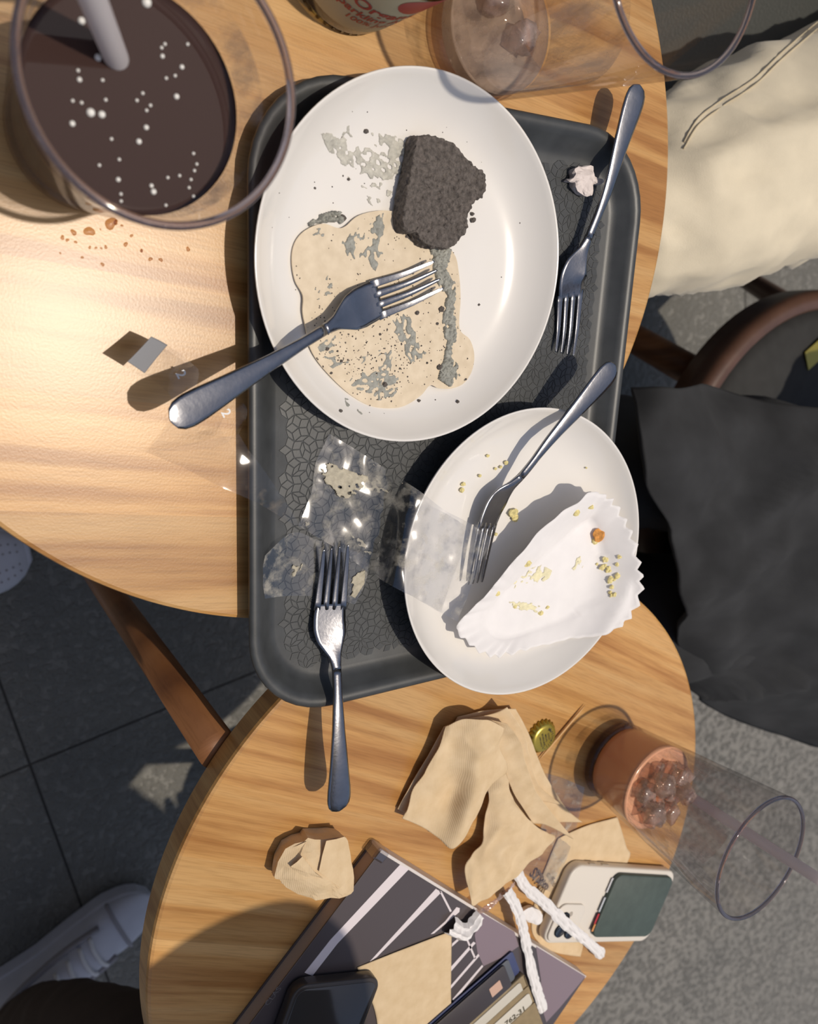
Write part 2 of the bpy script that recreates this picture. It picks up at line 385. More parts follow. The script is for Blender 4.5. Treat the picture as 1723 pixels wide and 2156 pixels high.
FZ = TFZ+0.0004            # what lies on the tray floor lies here
# ================================================================== PLATES
def plate_prof(R):
    return [(0, .0062), (.50*R, .0062), (.68*R, .0066), (.77*R, .0082), (.85*R, .0122), (.92*R, .0178), (.965*R, .0228), (.985*R, .0252), (.994*R, .0258), (R, .0254),
            (.996*R, .0240), (.975*R, .0205), (.93*R, .0150), (.86*R, .0092), (.76*R, .0044), (.66*R, .0024), (.61*R, .0004), (.595*R, 0), (.57*R, 0), (.555*R, .002), (0, .0026)]
PL1 = Vector((0.2739, -0.0012, FZ+0.0018)); PL2 = Vector((0.3669, -0.2006, FZ+0.0034)); PLR = 0.1060
TILT = {0: (0.0, 0.03), 1: (0.025, -0.05)}      # both plates ride up on the tray rim
def plate(label, c, tl):
    V, F = lathe_vf(plate_prof(PLR), 128, c)
    for v in V: v.z += tl[0]*(v.x-c.x)+tl[1]*(v.y-c.y)
    return tag(fix(mk('dinner_plate', V, F, M['ceramic'])), label, 'plate')
plate('white plate smeared with grey cream and holding dark cake', PL1, TILT[0])
plate('white plate holding a pleated white paper cake case', PL2, TILT[1])
def plate_z(p, which):
    """height of the upper surface of a plate above point p"""
    c = (PL1, PL2)[which]; tl = TILT[which]; dx, dy = p[0]-c.x, p[1]-c.y; r = math.hypot(dx, dy)/PLR
    pr = [(0, .0062), (.68, .0066), (.77, .0082), (.85, .0122), (.92, .0178), (.965, .0228), (.985, .0252), (1.0, .0258)]
    z = .0258
    for (a, za), (b, zb) in zip(pr[:-1], pr[1:]):
        if r <= b: z = za+(zb-za)*(r-a)/(b-a); break
    return c.z+z+tl[0]*dx+tl[1]*dy
def on_plate(px, py, which, dz=0.0):
    z = 0.015
    for _ in range(6): q = P(px, py, z); z = plate_z(q, which)+dz
    return P(px, py, z)
# ================================================================== FORKS
FORK_W = [(0.040, .0112), (0.047, .0120), (0.056, .0121), (0.063, .0108), (0.069, .0076), (0.075, .0045), (0.083, .0033), (0.100, .0033), (0.125, .0048), (0.150, .0070), (0.168, .0088), (0.176, .0091), (0.181, .0080), (0.184, .0058), (0.1856, .0022), (0.186, .0004)]
def interp(tab, x):
    if x <= tab[0][0]: return tab[0][1]
    for (a, ya), (b, yb) in zip(tab[:-1], tab[1:]):
        if x <= b: t = (x-a)/(b-a); return ya+(yb-ya)*t
    return tab[-1][1]
def pz1(px, py, dz): return (px, py, on_plate(px, py, 1, dz).z)
def fork(label, ctrl, roll=0.0, wk=1.0):
    """ctrl: photo pixels and heights down the middle of the fork, tine tips first"""
    pts = [P(*c) for c in ctrl]; t = thing('fork', label, 'fork', (pts[2].x, pts[2].y, min(p.z for p in pts)))
    cv = catmull(pts, 24); acc = [0.0]
    for a, b in zip(cv[:-1], cv[1:]): acc.append(acc[-1]+(b-a).length)
    L = acc[-1]; k = L/0.186
    def at(s):
        s = max(0, min(L, s*k)); i = 0
        while i < len(acc)-2 and acc[i+1] < s: i += 1
        u = (s-acc[i])/max(acc[i+1]-acc[i], 1e-9); p = cv[i].lerp(cv[i+1], u)
        tn = (cv[min(i+2, len(cv)-1)]-cv[max(i-1, 0)]).normalized(); sd = tn.cross(Vector((0, 0, 1))).normalized(); nm = sd.cross(tn).normalized()
        rl = roll*interp([(0.055, 1.0), (0.115, 0.0)], s/k)
        if rl: q = Matrix.Rotation(rl, 3, tn); sd = q @ sd; nm = q @ nm
        return p, sd, nm
    def loft(secs):
        V, F = [], []; n = 10
        for s, off, hw, ht, cup in secs:
            p, sd, nm = at(s)
            for i in range(n):
                a = 2*math.pi*(i+0.5)/n; u = math.copysign(abs(math.cos(a))**0.6, math.cos(a)); v = math.copysign(abs(math.sin(a))**0.8, math.sin(a))
                V.append(p+sd*(off+hw*u)+nm*(ht*v+cup*u*u))
        m_ = len(secs)
        for j in range(m_-1):
            for i in range(n): F.append((j*n+i, j*n+(i+1) % n, (j+1)*n+(i+1) % n, (j+1)*n+i))
        F += [tuple(range(n-1, -1, -1)), tuple((m_-1)*n+i for i in range(n))]
        return V, F
    sx = [0.040+0.002*i for i in range(22)]+[0.084+0.004*i for i in range(23)]+[0.1745, 0.177, 0.179, 0.181, 0.1825, 0.184, 0.185, 0.1856, 0.186]
    body = [(s, 0, interp(FORK_W, s)*wk, interp([(0.04, .0008), (0.07, .0012), (0.082, .0019), (0.11, .0016), (0.15, .0012), (0.18, .0010), (0.186, .0003)], s), interp([(0.04, .0006), (0.06, .0016), (0.08, 0), (0.186, 0)], s)) for s in sx if s <= 0.186]
    hd = [b for b in body if b[0] <= 0.0845]; hn = [b for b in body if b[0] >= 0.0835]
    V, F = loft(hd); head = fix(mk('head', V, F, M['steel'], t))
    V, F = loft([hd[-1]]+hn if hd[-1][0] < hn[0][0] else hn); fix(mk('handle', V, F, M['steel'], t))
    for i in range(4):
        o0 = (i-1.5)*0.0064*wk
        secs = [(s, o0*(1-0.10*(0.044-s)/0.044), interp([(0, .0005), (.003, .0011), (.02, .0018), (.044, .0025)], s)*wk, interp([(0, .0005), (.01, .0009), (.044, .0010)], s), 0.0006*(abs(i-1.5)/1.5)**2) for s in (0, .001, .003, .008, .014, .02, .026, .032, .038, .044)]
        V, F = loft(secs); fix(mk('tine', V, F, M['steel'], head))
    return t
fork('steel fork lying across the cream-smeared cake board, handle over the plate rim',
     [(924, 578, .0225), (860, 607, .0180), (786, 634, .0185), (737, 660, .0225), (690, 690, .028), (600, 745, .0355), (470, 822, .0450), (358, 886, .0505)])
fork('steel fork half under the big plate beside the crumpled paper scrap',
     [(1188, 745, FZ+.0035), (1195, 690, FZ+.0015), (1200, 625, FZ+.0030), (1207, 575, FZ+.0070), (1240, 500, .0140), (1278, 405, .0180), (1312, 290, .0225), (1347, 178, .0255)])
fork('steel fork resting on the oval plate with its tines under clear film',
     [pz1(1000, 1228, .0045), pz1(1013, 1160, .0055), pz1(1030, 1090, .0060), pz1(1052, 1045, .0075), (1100, 1000, .0265), (1160, 925, .0325), (1230, 845, .0370), (1296, 768, .0390)], roll=0.32)
fork('steel fork with clean tines reaching off the tray toward the table edge',
     [(707, 1152, FZ+.0075), (703, 1200, FZ+.0042), (697, 1262, FZ+.0032), (693, 1320, FZ+.0050), (708, 1400, .0160), (712, 1490, .0245), (714, 1600, .0285), (714, 1708, .0270)])
# ================================================================== TUMBLERS
def tumbler(label, c, rb, rt, h, wall=0.0026):
    t = thing('tumbler', label, 'glass', (c[0], c[1], 0.0))
    def r_at(z): return rb+(rt-rb)*(z/h)
    zs = [0.003+(h-0.003)*i/14 for i in range(15)]
    lathe('outer_wall', [(r_at(z), z) for z in zs], 96, (c[0], c[1], 0), M['glass'], t)
    lathe('inner_wall', [(r_at(z)-wall, z) for z in zs[1:]], 96, (c[0], c[1], 0), M['glass_in'], t)
    lathe('base', [(0, 0.0015), (rb-0.006, 0.0012), (rb-0.0035, 0), (rb-0.0015, 0.0003), (rb, 0.003), (r_at(0.0085), 0.0085), (rb-0.004, 0.0105), (0, 0.0095)], 96, (c[0], c[1], 0), M['base_glass'], t)
    ring = []
    for k in range(12):
        a = 2*math.pi*k/12; ring.append((rt-wall/2+wall*0.62*math.cos(a), h+wall*0.62*math.sin(a)))
    ring.append(ring[0]); lathe('rim', ring, 128, (c[0], c[1], 0), M['rim'], t)
    return t, r_at
GL = (0.0950, 0.0617); GT = (0.3346, 0.1347); GB = (0.5030, -0.4340)
glL, rL = tumbler('tumbler of dark fizzy drink beside the tray', GL, 0.0365, 0.0494, 0.142)
glT, rT = tumbler('nearly empty tumbler standing by the apple juice bottle', GT, 0.0375, 0.0503, 0.160)
glB, rB = tumbler('tumbler of peach-coloured iced drink with a white straw', GB, 0.0360, 0.0520, 0.157)
# ================================================================== THE ROOM beyond the frame
M['plaster'] = simple('pale plaster', RGB(150, 146, 140), 0.85, nscale=3, nvar=0.06)
for nm, a, b in (('wall_left', (-2.2, -3.6), (-2.2, 2.6)), ('wall_back', (-2.2, 2.6), (4.4, 2.6))):
    A_, B_ = Vector((*a, 0)), Vector((*b, 0)); dd = (B_-A_).normalized(); nn = Vector((-dd.y, dd.x, 0))*0.12
    V, F = prism_vf([A_, B_, B_+nn, A_+nn], FLZ-0.03, 1.7); o = mk(nm, V, F, M['plaster'], smooth=False); o['kind'] = 'structure'
# ================================================================== CAKE BOARD, CAKE, CREAM
def c3(cx, cy): return (500+cx*740/1723, 120+cy*840/1956)
def c5(cx, cy): return (780+cx/2.692, 740+cy/2.692)
def c6(cx, cy): return (500+cx/2.154, 1400+cy/2.154)
def c7(cx, cy): return (1000+cx/2.383, 1400+cy/2.383)
def c4(cx, cy): return (150+cx/2.297, 640+cy/2.297)
def board_mat():
    mt, nt, bs = newmat('beige food board'); co = coords(nt)
    n = nod(nt, 'ShaderNodeTexNoise', Scale=160.0, Detail=5.0); nt.links.new(co, n.inputs['Vector'])
    r = ramp(nt, n.outputs['Fac'], [(0.3, RGB(208, 190, 162)), (0.7, RGB(222, 205, 178))]); nt.links.new(r.outputs[0], bs.inputs['Base Color'])
    bs.inputs['Roughness'].default_value = 0.55; return mt
M['board'] = board_mat()
BZ = 0.0155
outl = [(530, 830), (600, 775), (720, 752), (840, 780), (960, 860), (1060, 960), (1085, 1050), (1095, 1180), (1090, 1330), (1140, 1385), (1162, 1460), (1150, 1540), (1110, 1600), (1050, 1625), (990, 1625), (945, 1610),
        (900, 1660), (820, 1710), (740, 1722), (650, 1710), (560, 1660), (480, 1590), (400, 1500), (355, 1420), (338, 1340), (321, 1250), (322, 1170), (285, 1100), (268, 1010), (275, 930), (310, 870), (370, 830), (430, 818), (490, 838)]
bp_ = closed_curve([P(*c3(*q), BZ) for q in outl], 5)
V, F = prism_vf(bp_, BZ-0.0011, BZ)
tag(mk('cake_board', V, F, M['board'], smooth=False), 'beige scalloped cardboard cake base smeared with grey cream', 'cake board')
def inside(p, poly):
    x, y = p; c = False; n = len(poly); j = n-1
    for i in range(n):
        xi, yi = poly[i][0], poly[i][1]; xj, yj = poly[j][0], poly[j][1]
        if (yi > y) != (yj > y) and x < (xj-xi)*(y-yi)/(yj-yi)+xi: c = not c
        j = i
    return c
def edge_d(p, poly):
    d = 9; n = len(poly)
    for i in range(n):
        a, b = poly[i], poly[(i+1) % n]; ax, ay = a[0], a[1]; vx, vy = b[0]-ax, b[1]-ay; L2 = vx*vx+vy*vy+1e-12
        t = max(0, min(1, ((p[0]-ax)*vx+(p[1]-ay)*vy)/L2)); d = min(d, math.hypot(p[0]-ax-vx*t, p[1]-ay-vy*t))
    return d
def smear(name, label, cat, polypx, zf, dirpx, mat, thr=0.0, thick=0.0010, cell=0.00042, long=10, short=90, seed=0.0, group=None, parent=None, fine=0.95, soft=0.003):
    """a streaky smear: small cells kept where a stretched noise is high; zf(p) gives the ground height"""
    zc = zf(P(*polypx[0], 0.015)); poly = [P(*q, zc) for q in polypx]
    d = P(*dirpx[1], zc)-P(*dirpx[0], zc); an = math.atan2(d.y, d.x); ca, sa = math.cos(an), math.sin(an)
    xs = [p.x for p in poly]; ys = [p.y for p in poly]; nx = int((max(xs)-min(xs))/cell)+2; ny = int((max(ys)-min(ys))/cell)+2
    hv = {}
    for j in range(ny):
        for i in range(nx):
            x, y = min(xs)+i*cell, min(ys)+j*cell
            if not inside((x, y), poly): continue
            ed = min(1.0, edge_d((x, y), poly)/soft); u, v = x*ca+y*sa, -x*sa+y*ca
            n = mnoise.noise(Vector((u*long+seed, v*short, seed)))+fine*mnoise.noise(Vector((u*260+seed, v*420, seed*2)))+0.35*mnoise.noise(Vector((u*60, v*60, seed+4)))
            n -= (1-ed)*0.55
            if n > thr-0.14: hv[(i, j)] = (x, y, min(1.0, (n-thr+0.14)*1.3+0.15))
    V, F, idx = [], [], {}
    for (i, j), (x, y, h) in hv.items():
        if (i+1, j) in hv and (i, j+1) in hv and (i+1, j+1) in hv:
            q = []
            for k in ((i, j), (i+1, j), (i+1, j+1), (i, j+1)):
                if k not in idx:
                    a, b, hh = hv[k]; full = all((k[0]+s_, k[1]+t_) in hv for s_, t_ in ((1, 0), (-1, 0), (0, 1), (0, -1)))
                    idx[k] = len(V); V.append(Vector((a, b, zf((a, b))+(thick*hh*(0.7+0.6*mnoise.noise(Vector((a*900, b*900, 0)))) if full else -0.0001))))
                q.append(idx[k])
            F.append(tuple(q))
    if not F: return None
    o = mk(name, V, F, mat, parent)
    if parent is None: tag(o, label, cat, group)
    return o
M['cream'] = simple('grey cream', RGB(150, 150, 142), 0.6, nscale=300, nvar=0.25, bscale=700, bstr=0.5, bdist=0.0006)
M['cream_pale'] = simple('pale grey cream', RGB(186, 183, 172), 0.55, nscale=300, nvar=0.2, bscale=700, bstr=0.4, bdist=0.0005)
zpl = lambda p: plate_z(p, 0)+0.0002
zbo = lambda p: BZ+0.0001
GR1 = 'grey cream smears'
def sm(lab, pts, dr, zf, **kw): return smear('cream_smear', lab, 'cream smear', [c3(*q) for q in pts], zf, (c3(*dr[0]), c3(*dr[1])), kw.pop('mat', M['cream']), **kw)
sm('grey cream streaks across bare plate beside the cake slab', [(400, 370), (480, 370), (560, 320), (600, 360), (700, 350), (790, 380), (870, 370), (880, 460), (850, 540), (800, 600), (690, 600), (590, 560), (500, 500)], ((470, 390), (700, 570)), zpl, thr=0.10, thick=0.0008, seed=1.3, mat=M['cream_pale'])
sm('thin pale cream wipe under the cake edge on the plate', [(520, 560), (640, 600), (760, 620), (800, 680), (720, 740), (640, 740), (590, 660)], ((560, 560), (720, 700)), zpl, thr=0.34, thick=0.0004, seed=3.1, mat=M['cream_pale'])
sm('lump of grey cream against the top lobe of the board', [(340, 815), (400, 770), (470, 750), (530, 760), (525, 830), (470, 830), (420, 815), (350, 835)], ((340, 815), (530, 760)), lambda p: max(zpl(p), BZ-0.002), thr=-0.5, thick=0.0055, seed=5.2, soft=0.004)
sm('faint cream flecks near the plate edge above the streaks', [(390, 240), (430, 200), (620, 90), (640, 110), (470, 215), (400, 290)], ((390, 270), (620, 100)), zpl, thr=0.38, thick=0.0003, seed=6.6, mat=M['cream_pale'])
sm('grey cream wipe below the board on the plate', [(500, 1660), (560, 1680), (610, 1750), (590, 1760), (520, 1710)], ((510, 1670), (600, 1755)), zpl, thr=0.05, thick=0.0006, seed=7.7)
sm('broad grey cream streak running from cake toward fork', [(500, 900), (560, 860), (640, 800), (720, 760), (730, 840), (700, 930), (740, 1010), (690, 1060), (600, 1060), (540, 980)], ((650, 780), (600, 1040)), zbo, thr=0.0, thick=0.0012, seed=8.1)
sm('grey cream trail along the far edge of the board under tines', [(930, 900), (1070, 930), (1020, 1040), (1085, 1120), (1075, 1230), (1090, 1330), (1060, 1430), (1100, 1560), (1040, 1620), (980, 1580), (1020, 1420), (1000, 1280), (1020, 1180), (960, 1080), (950, 980)], ((1000, 950), (1050, 1550)), zbo, thr=-0.22, thick=0.0028, seed=9.4)
sm('small grey cream patch on the left lobe of the board', [(340, 870), (400, 835), (440, 850), (420, 890), (360, 895)], ((345, 880), (430, 850)), zbo, thr=-0.05, thick=0.0008, seed=10.2)
sm('grey cream blot left of the fork head on the board', [(360, 1140), (430, 1070), (500, 1040), (490, 1110), (450, 1200), (390, 1200)], ((370, 1180), (490, 1050)), zbo, thr=0.0, thick=0.0009, seed=11.9)
sm('grey cream streaks just below the fork head on the board', [(730, 1290), (840, 1250), (870, 1330), (900, 1430), (930, 1450), (890, 1500), (840, 1510), (800, 1420)], ((780, 1270), (860, 1480)), zbo, thr=-0.02, thick=0.0013, seed=12.4)
sm('speckled grey cream scrapes over the lower lobe of the board', [(380, 1400), (480, 1350), (640, 1370), (740, 1420), (790, 1560), (800, 1680), (700, 1700), (560, 1640), (460, 1560)], ((420, 1480), (640, 1390)), zbo, thr=0.24, thick=0.0006, seed=13.5, long=30, short=110)
sm('dark streak of cream near the bottom edge of the board', [(640, 1600), (740, 1420), (785, 1440), (770, 1560), (730, 1700), (690, 1690)], ((750, 1430), (700, 1680)), zbo, thr=0.12, thick=0.0008, seed=14.2)
M['cake'] = simple('dark chocolate sponge', RGB(98, 91, 86), 0.95, nscale=420, nvar=0.4, bscale=620, bstr=1.0, bdist=0.0016)
def lump_vf(loop, zb, zt, rings_side, rings_top, amp, seed, taper=1.03, fine=500, dome=0.0):
    n = len(loop); cx = sum(p.x for p in loop)/n; cy = sum(p.y for p in loop)/n; V, F = [], []; R_ = []
    lv = [(taper+(1-taper)*i/rings_side, zb+(zt-zb)*i/rings_side) for i in range(rings_side+1)]+[(1-(i/rings_top)**1.0*0.985, zt+dome*(1-(1-i/rings_top)**2)) for i in range(1, rings_top+1)]
    for li, (k, z) in enumerate(lv):
        r_ = []
        for p in loop:
            q = Vector((cx+(p.x-cx)*k, cy+(p.y-cy)*k, z)); a = amp if li else amp*0.3
            d = Vector((nz(q, fine, seed)+0.6*nz(q, fine*0.35, seed+2), nz(q, fine, seed+9)+0.6*nz(q, fine*0.35, seed+5), nz(q, fine*0.8, seed+14)*1.2+0.8*nz(q, fine*0.3, seed+7)))
            q += Vector((d.x*a, d.y*a, d.z*a if li else 0)); r_.append(len(V)); V.append(q)
        R_.append(r_)
    for A, B in zip(R_[:-1], R_[1:]):
        for i in range(n): F.append((A[i], A[(i+1) % n], B[(i+1) % n], B[i]))
    F.append(tuple(reversed(R_[0]))); F.append(tuple(R_[-1])); return V, F
ctop = [(890, 395), (985, 395), (1060, 430), (1110, 480), (1170, 540), (1212, 570), (1220, 620), (1200, 690), (1170, 700), (1140, 750), (1130, 810), (1125, 855), (1095, 885), (1055, 930), (1010, 935), (950, 925), (912, 900), (880, 862), (832, 855), (815, 800), (825, 700), (845, 600), (868, 490)]
V, F = lump_vf(closed_curve([P(*c3(*q), 0.0265) for q in ctop], 12), BZ, 0.0265, 12, 34, 0.0011, 3.0)
tag(fix(mk('cake_slab', V, F, M['cake'])), 'dark chocolate sponge slab leaning on the cream-smeared cake board', 'cake')
def crumb(name, label, cat, p, r, mat, seed, group=None, flat=0.6):
    V, F = [], []; bm = bmesh.new(); bmesh.ops.create_icosphere(bm, subdivisions=2, radius=1)
    for v in bm.verts:
        k = 1+0.5*nz(v.co, 1.9, seed)+0.3*nz(v.co, 4.1, seed+3); V.append(Vector((p.x+v.co.x*r*k, p.y+v.co.y*r*k*0.85, p.z+max(-0.25, v.co.z)*r*k*flat+r*0.2*flat)))
    F = [tuple(v.index for v in f.verts) for f in bm.faces]; bm.free()
    return tag(mk(name, V, F, mat, smooth=False), label, cat, group)
def board_or_plate(px, py):
    q = P(px, py, BZ)
    return q if inside((q.x, q.y), bp_) else on_plate(px, py, 0)
CR = [((1000, 1235), .0035), ((980, 1308), .0018), ((880, 1255), .0024), ((722, 1605), .0028), ((990, 1520), .0034), ((1075, 1525), .0022), ((440, 1430), .0022), ((510, 1490), .0016), ((460, 1550), .0016), ((890, 1685), .0020), ((1080, 1690), .0022), ((505, 1735), .0022), ((700, 1360), .0015), ((930, 1500), .0014), ((830, 880), .0018), ((1185, 1215), .0014), ((515, 790), .0036), ((1120, 1580), .0014), ((545, 600), .0016), ((380, 643), .0013), ((1155, 800), .0032), ((1150, 770), .0024), ((860, 1060), .0014), ((630, 365), .0024)]
for i, (q, r) in enumerate(CR):
    w = board_or_plate(*c3(*q)); onb = inside((w.x, w.y), bp_)
    crumb('cake_crumb', 'dark chocolate cake crumb lying on the beige cardboard cake base' if onb else 'dark chocolate cake crumb lying on the bare white plate around the cake base', 'crumb', w, r*0.62, M['cake'], i*3.1, 'dark crumbs on the cake base' if onb else 'dark crumbs on the bare plate')
V, F = [], []; rr_ = random.Random(5)
def dots(n, region, hf, rmin, rmax, V, F):
    for _ in range(n):
        px, py = region(); p = hf(px, py)
        if p is None: continue
        r = rr_.uniform(rmin, rmax); b = len(V); a0_ = rr_.uniform(0, 6)
        for k in range(5): an = a0_+k*1.2566; V.append(p+Vector((math.cos(an)*r*rr_.uniform(.6, 1.2), math.sin(an)*r*rr_.uniform(.6, 1.2), 0.0001)))
        V.append(p+Vector((0, 0, r*0.8))); F.extend([(b+k, b+(k+1) % 5, b+5) for k in range(5)])
dots(420, lambda: c3(rr_.gauss(650, 190), rr_.gauss(1450, 150)), lambda x, y: (lambda q: q if inside((q.x, q.y), bp_) else None)(P(x, y, BZ)), .0002, .0007, V, F)
dots(200, lambda: c3(rr_.gauss(800, 260), rr_.gauss(1150, 230)), lambda x, y: (lambda q: q if inside((q.x, q.y), bp_) else None)(P(x, y, BZ)), .0002, .0006, V, F)
dots(60, lambda: c3(rr_.uniform(150, 1500), rr_.uniform(150, 1850)), lambda x, y: on_plate(x, y, 0) if (P(x, y, .02)-PL1).xy.length < PLR*0.93 else None, .0002, .0006, V, F)
tag(mk('crumb_dust', V, F, M['cake'], smooth=False), 'fine dark crumb specks scattered over the cream-smeared plate and board', 'crumbs', kind='stuff')
# ================================================================== DRINKS, ICE, STRAWS
def cf1(cx, cy): return (180+cx*460/1723, 660+cy*460/1723)
def cf2(cx, cy): return (540+cx*520/1723, 880+cy*460/1524)
def cn(cx, cy): return (900+cx*360/1723, 1440+cy*360/1723)
def cb(cx, cy): return (560+cx*300/1723, 1730+cy*200/1149)
def cs(cx, cy): return (900+cx*400/1723, 1760+cy*396/1706)
def cp(cx, cy): return (440+cx*420/1723, 1900+cy*256/1050)
def liquid_mat(name, col, tr, rough=0.03):
    mt, nt, bs = newmat(name); bs.inputs['Base Color'].default_value = col; bs.inputs['Roughness'].default_value = rough
    bs.inputs['Transmission Weight'].default_value = tr; bs.inputs['IOR'].default_value = 1.33; return mt
M['cola'] = liquid_mat('dark brown drink', RGB(62, 46, 42), 0.0)
M['tea'] = simple('cloudy peach drink', RGB(240, 180, 144), 0.15, sss=0.2)
M['weak'] = thin_glass('watery residue', RGB(246, 240, 234), 0.06, 0.3, frost=0.5, frost_col=RGB(216, 190, 168), nscale=20, thr=(0.2, 0.6))
M['bubble_glint'] = simple('white painted glint', RGB(240, 238, 232), 0.12)  # sun glint on the clear bubbles is put into their white colour
def milky(name, col):
    mt, nt, bs = newmat(name); bs.inputs['Base Color'].default_value = col; bs.inputs['Roughness'].default_value = 0.35; out = nt.nodes['Material Output']
    tl = nod(nt, 'ShaderNodeBsdfTranslucent', Color=col); mx = nt.nodes.new('ShaderNodeMixShader'); mx.inputs[0].default_value = 0.5
    nt.links.new(bs.outputs[0], mx.inputs[1]); nt.links.new(tl.outputs[0], mx.inputs[2]); nt.links.new(mx.outputs[0], out.inputs[0]); return mt
M['straw'] = milky('milky straw plastic', RGB(248, 244, 244))
M['ice'] = thin_glass('melting ice', RGB(240, 226, 218), 0.3, 0.7, rough=0.12, frost=0.5, frost_col=RGB(226, 206, 196), nscale=70, thr=(0.36, 0.70))
M['frost'] = thin_glass('misted glass film', (1, 1, 1, 1), 0.0, 0.05, frost=0.65, frost_col=RGB(214, 196, 184), nscale=26, thr=(0.42, 0.68), streak=(2.2, 2.2, 0.8))
def drink(name, label, c, rf, z0, z1, mat, extra=0.0):
    n = 8; prof = [(0, z0)]+[(rf(z0+(z1-z0)*i/n)-0.0029, z0+(z1-z0)*i/n) for i in range(n+1)]+[(rf(z1)-0.006, z1-0.0004), (0, z1-0.0005)]
    o = lathe(name, prof, 72, (c[0], c[1], 0), mat); return tag(o, label, 'drink')
dl = drink('fizzy_drink', 'dark brown fizzy drink with surface bubbles filling the glass beside the tray', GL, rL, 0.0108, 0.098, M['cola'])
BUB = [((423, 108), 1.6), ((508, 298), 1.5), ((412, 412), 1.1), ((470, 583), 1.9), ((528, 593), 1.6), ((375, 640), 1.3), ((758, 660), 1.2), ((720, 733), 1.3), ((915, 500), 1.3), ((943, 347), 1.1), ((842, 291), 1.0), ((613, 930), 1.1), ((785, 962), 1.0), ((796, 993), 1.4), ((760, 12), 2.2)]  # the largest entry is a highlight on the drink, painted as a white dot
BUB += [((x, y), 0.75) for x, y in ((405, 365), (532, 415), (377, 522), (423, 532), (548, 517), (710, 520), (740, 483), (780, 546), (760, 572), (862, 405), (908, 392), (973, 229), (838, 247), (855, 228), (1003, 795), (1008, 884), (990, 930), (980, 972), (1003, 1017), (931, 910), (870, 920), (860, 1063), (627, 1005), (628, 1042), (618, 826), (515, 856), (578, 720), (1020, 850))]
for (x, y), r in BUB:
    q = P(x/2.461, y/2.461, 0.0978); r *= 0.00088
    if (q.xy-Vector(GL)).length > 0.0415: q.xy = Vector(GL)+(q.xy-Vector(GL)).normalized()*0.041
    V, F = lathe_vf([(r, 0), (r*0.9, r*0.45), (r*0.55, r*0.85), (0, r)], 10, q); mk('bubble_glint', V, F, M['bubble_glint'], dl)
def straw(label, a, b, r):
    V, F = tube_vf([a.lerp(b, i/12) for i in range(13)], r, 20, cap=False); o = mk('drinking_straw', V, F, M['straw']); mod(o, 'SOLIDIFY', thickness=0.0006, offset=-1)
    return tag(o, label, 'straw')
sa_ = P(243, 118, 0.098); sb_ = P(196, 0, 0.142)
straw('white straw standing in the dark fizzy drink', sa_+(sa_-sb_)*1.1, sb_+(sb_-sa_)*0.9, 0.0042)
drink('peach_iced_drink', 'cloudy peach drink half filling the glass with the long white straw', GB, rB, 0.0108, 0.054, M['tea'])
gv = Vector((GB[0], GB[1]))
sb_ = min((P(1440+283*t, 1668+182*t, 0.159) for t in [0.3+0.004*i for i in range(250)]), key=lambda p: abs((p.xy-gv).length-0.0445)+(0.2 if (p.xy-gv).x < 0 else 0))
sa_ = P(1440, 1668, 0.058); ds_ = (sa_-sb_)/(sb_.z-sa_.z); lo_ = sa_+ds_*(sa_.z-0.016)
print('straw radii', (sb_.xy-gv).length, (sa_.xy-gv).length, (lo_.xy-gv).length)
straw('long white straw leaning out of the peach drink', lo_, sb_+(sb_-sa_)*0.35, 0.0040)
def ice(label, q, r, seed, group, flat=0.8):
    bm = bmesh.new(); bmesh.ops.create_cube(bm, size=1.3); bmesh.ops.subdivide_edges(bm, edges=bm.edges, cuts=5, use_grid_fill=True); V = []
    rot = Matrix.Rotation(seed, 3, 'Z') @ Matrix.Rotation(seed*0.7, 3, 'X')
    for v in bm.verts:
        d = v.co.normalized()*0.62; w = rot @ (v.co*0.55+d*0.45); k = 1+0.30*nz(w, 1.7, seed)+0.12*nz(w, 5, seed+2); V.append(Vector((q[0]+w.x*r*k, q[1]+w.y*r*k, q[2]+w.z*r*k*flat)))
    F = [tuple(v.index for v in f.verts) for f in bm.faces]; bm.free()
    return tag(mk('ice_chunk', V, F, M['ice']), label, 'ice', group)
gx, gy = GB
ri = random.Random(12)
for i in range(15):
    a_ = i*2.4; rad = 0.006+(0.024 if i < 11 else 0.016)*math.sqrt(i/15); z = (0.053+0.005*ri.random() if i < 7 else 0.060+0.005*ri.random()) if i < 11 else 0.0675+0.004*ri.random()
    ice('melting ice chunk heaped on the peach drink', (gx+rad*math.cos(a_), gy+rad*math.sin(a_), z), ri.uniform(0.0105, 0.0140), 1.3+i*2.1, 'ice on the peach drink')
drink('watery_leftover', 'thin watery leftover in the nearly empty glass', GT, rT, 0.0108, 0.022, M['weak'])
gx, gy = GT
for i, (dx, dy, z, r) in enumerate(((0.010, -0.006, 0.031, 0.012), (-0.010, 0.012, 0.029, 0.011))):
    ice('melting ice chunk left in the nearly empty glass', (gx+dx, gy+dy, z), r, 4.3+i*1.9, 'ice in the nearly empty glass')
def film_on(t, c, rf, z0, z1, off=0.0031):
    return lathe('mist_film', [(rf(z0+(z1-z0)*i/6)-off, z0+(z1-z0)*i/6) for i in range(7)], 64, (c[0], c[1], 0), M['frost'], t)
film_on(glT, GT, rT, 0.024, 0.085); film_on(glB, GB, rB, 0.056, 0.105); film_on(glL, GL, rL, 0.100, 0.122)
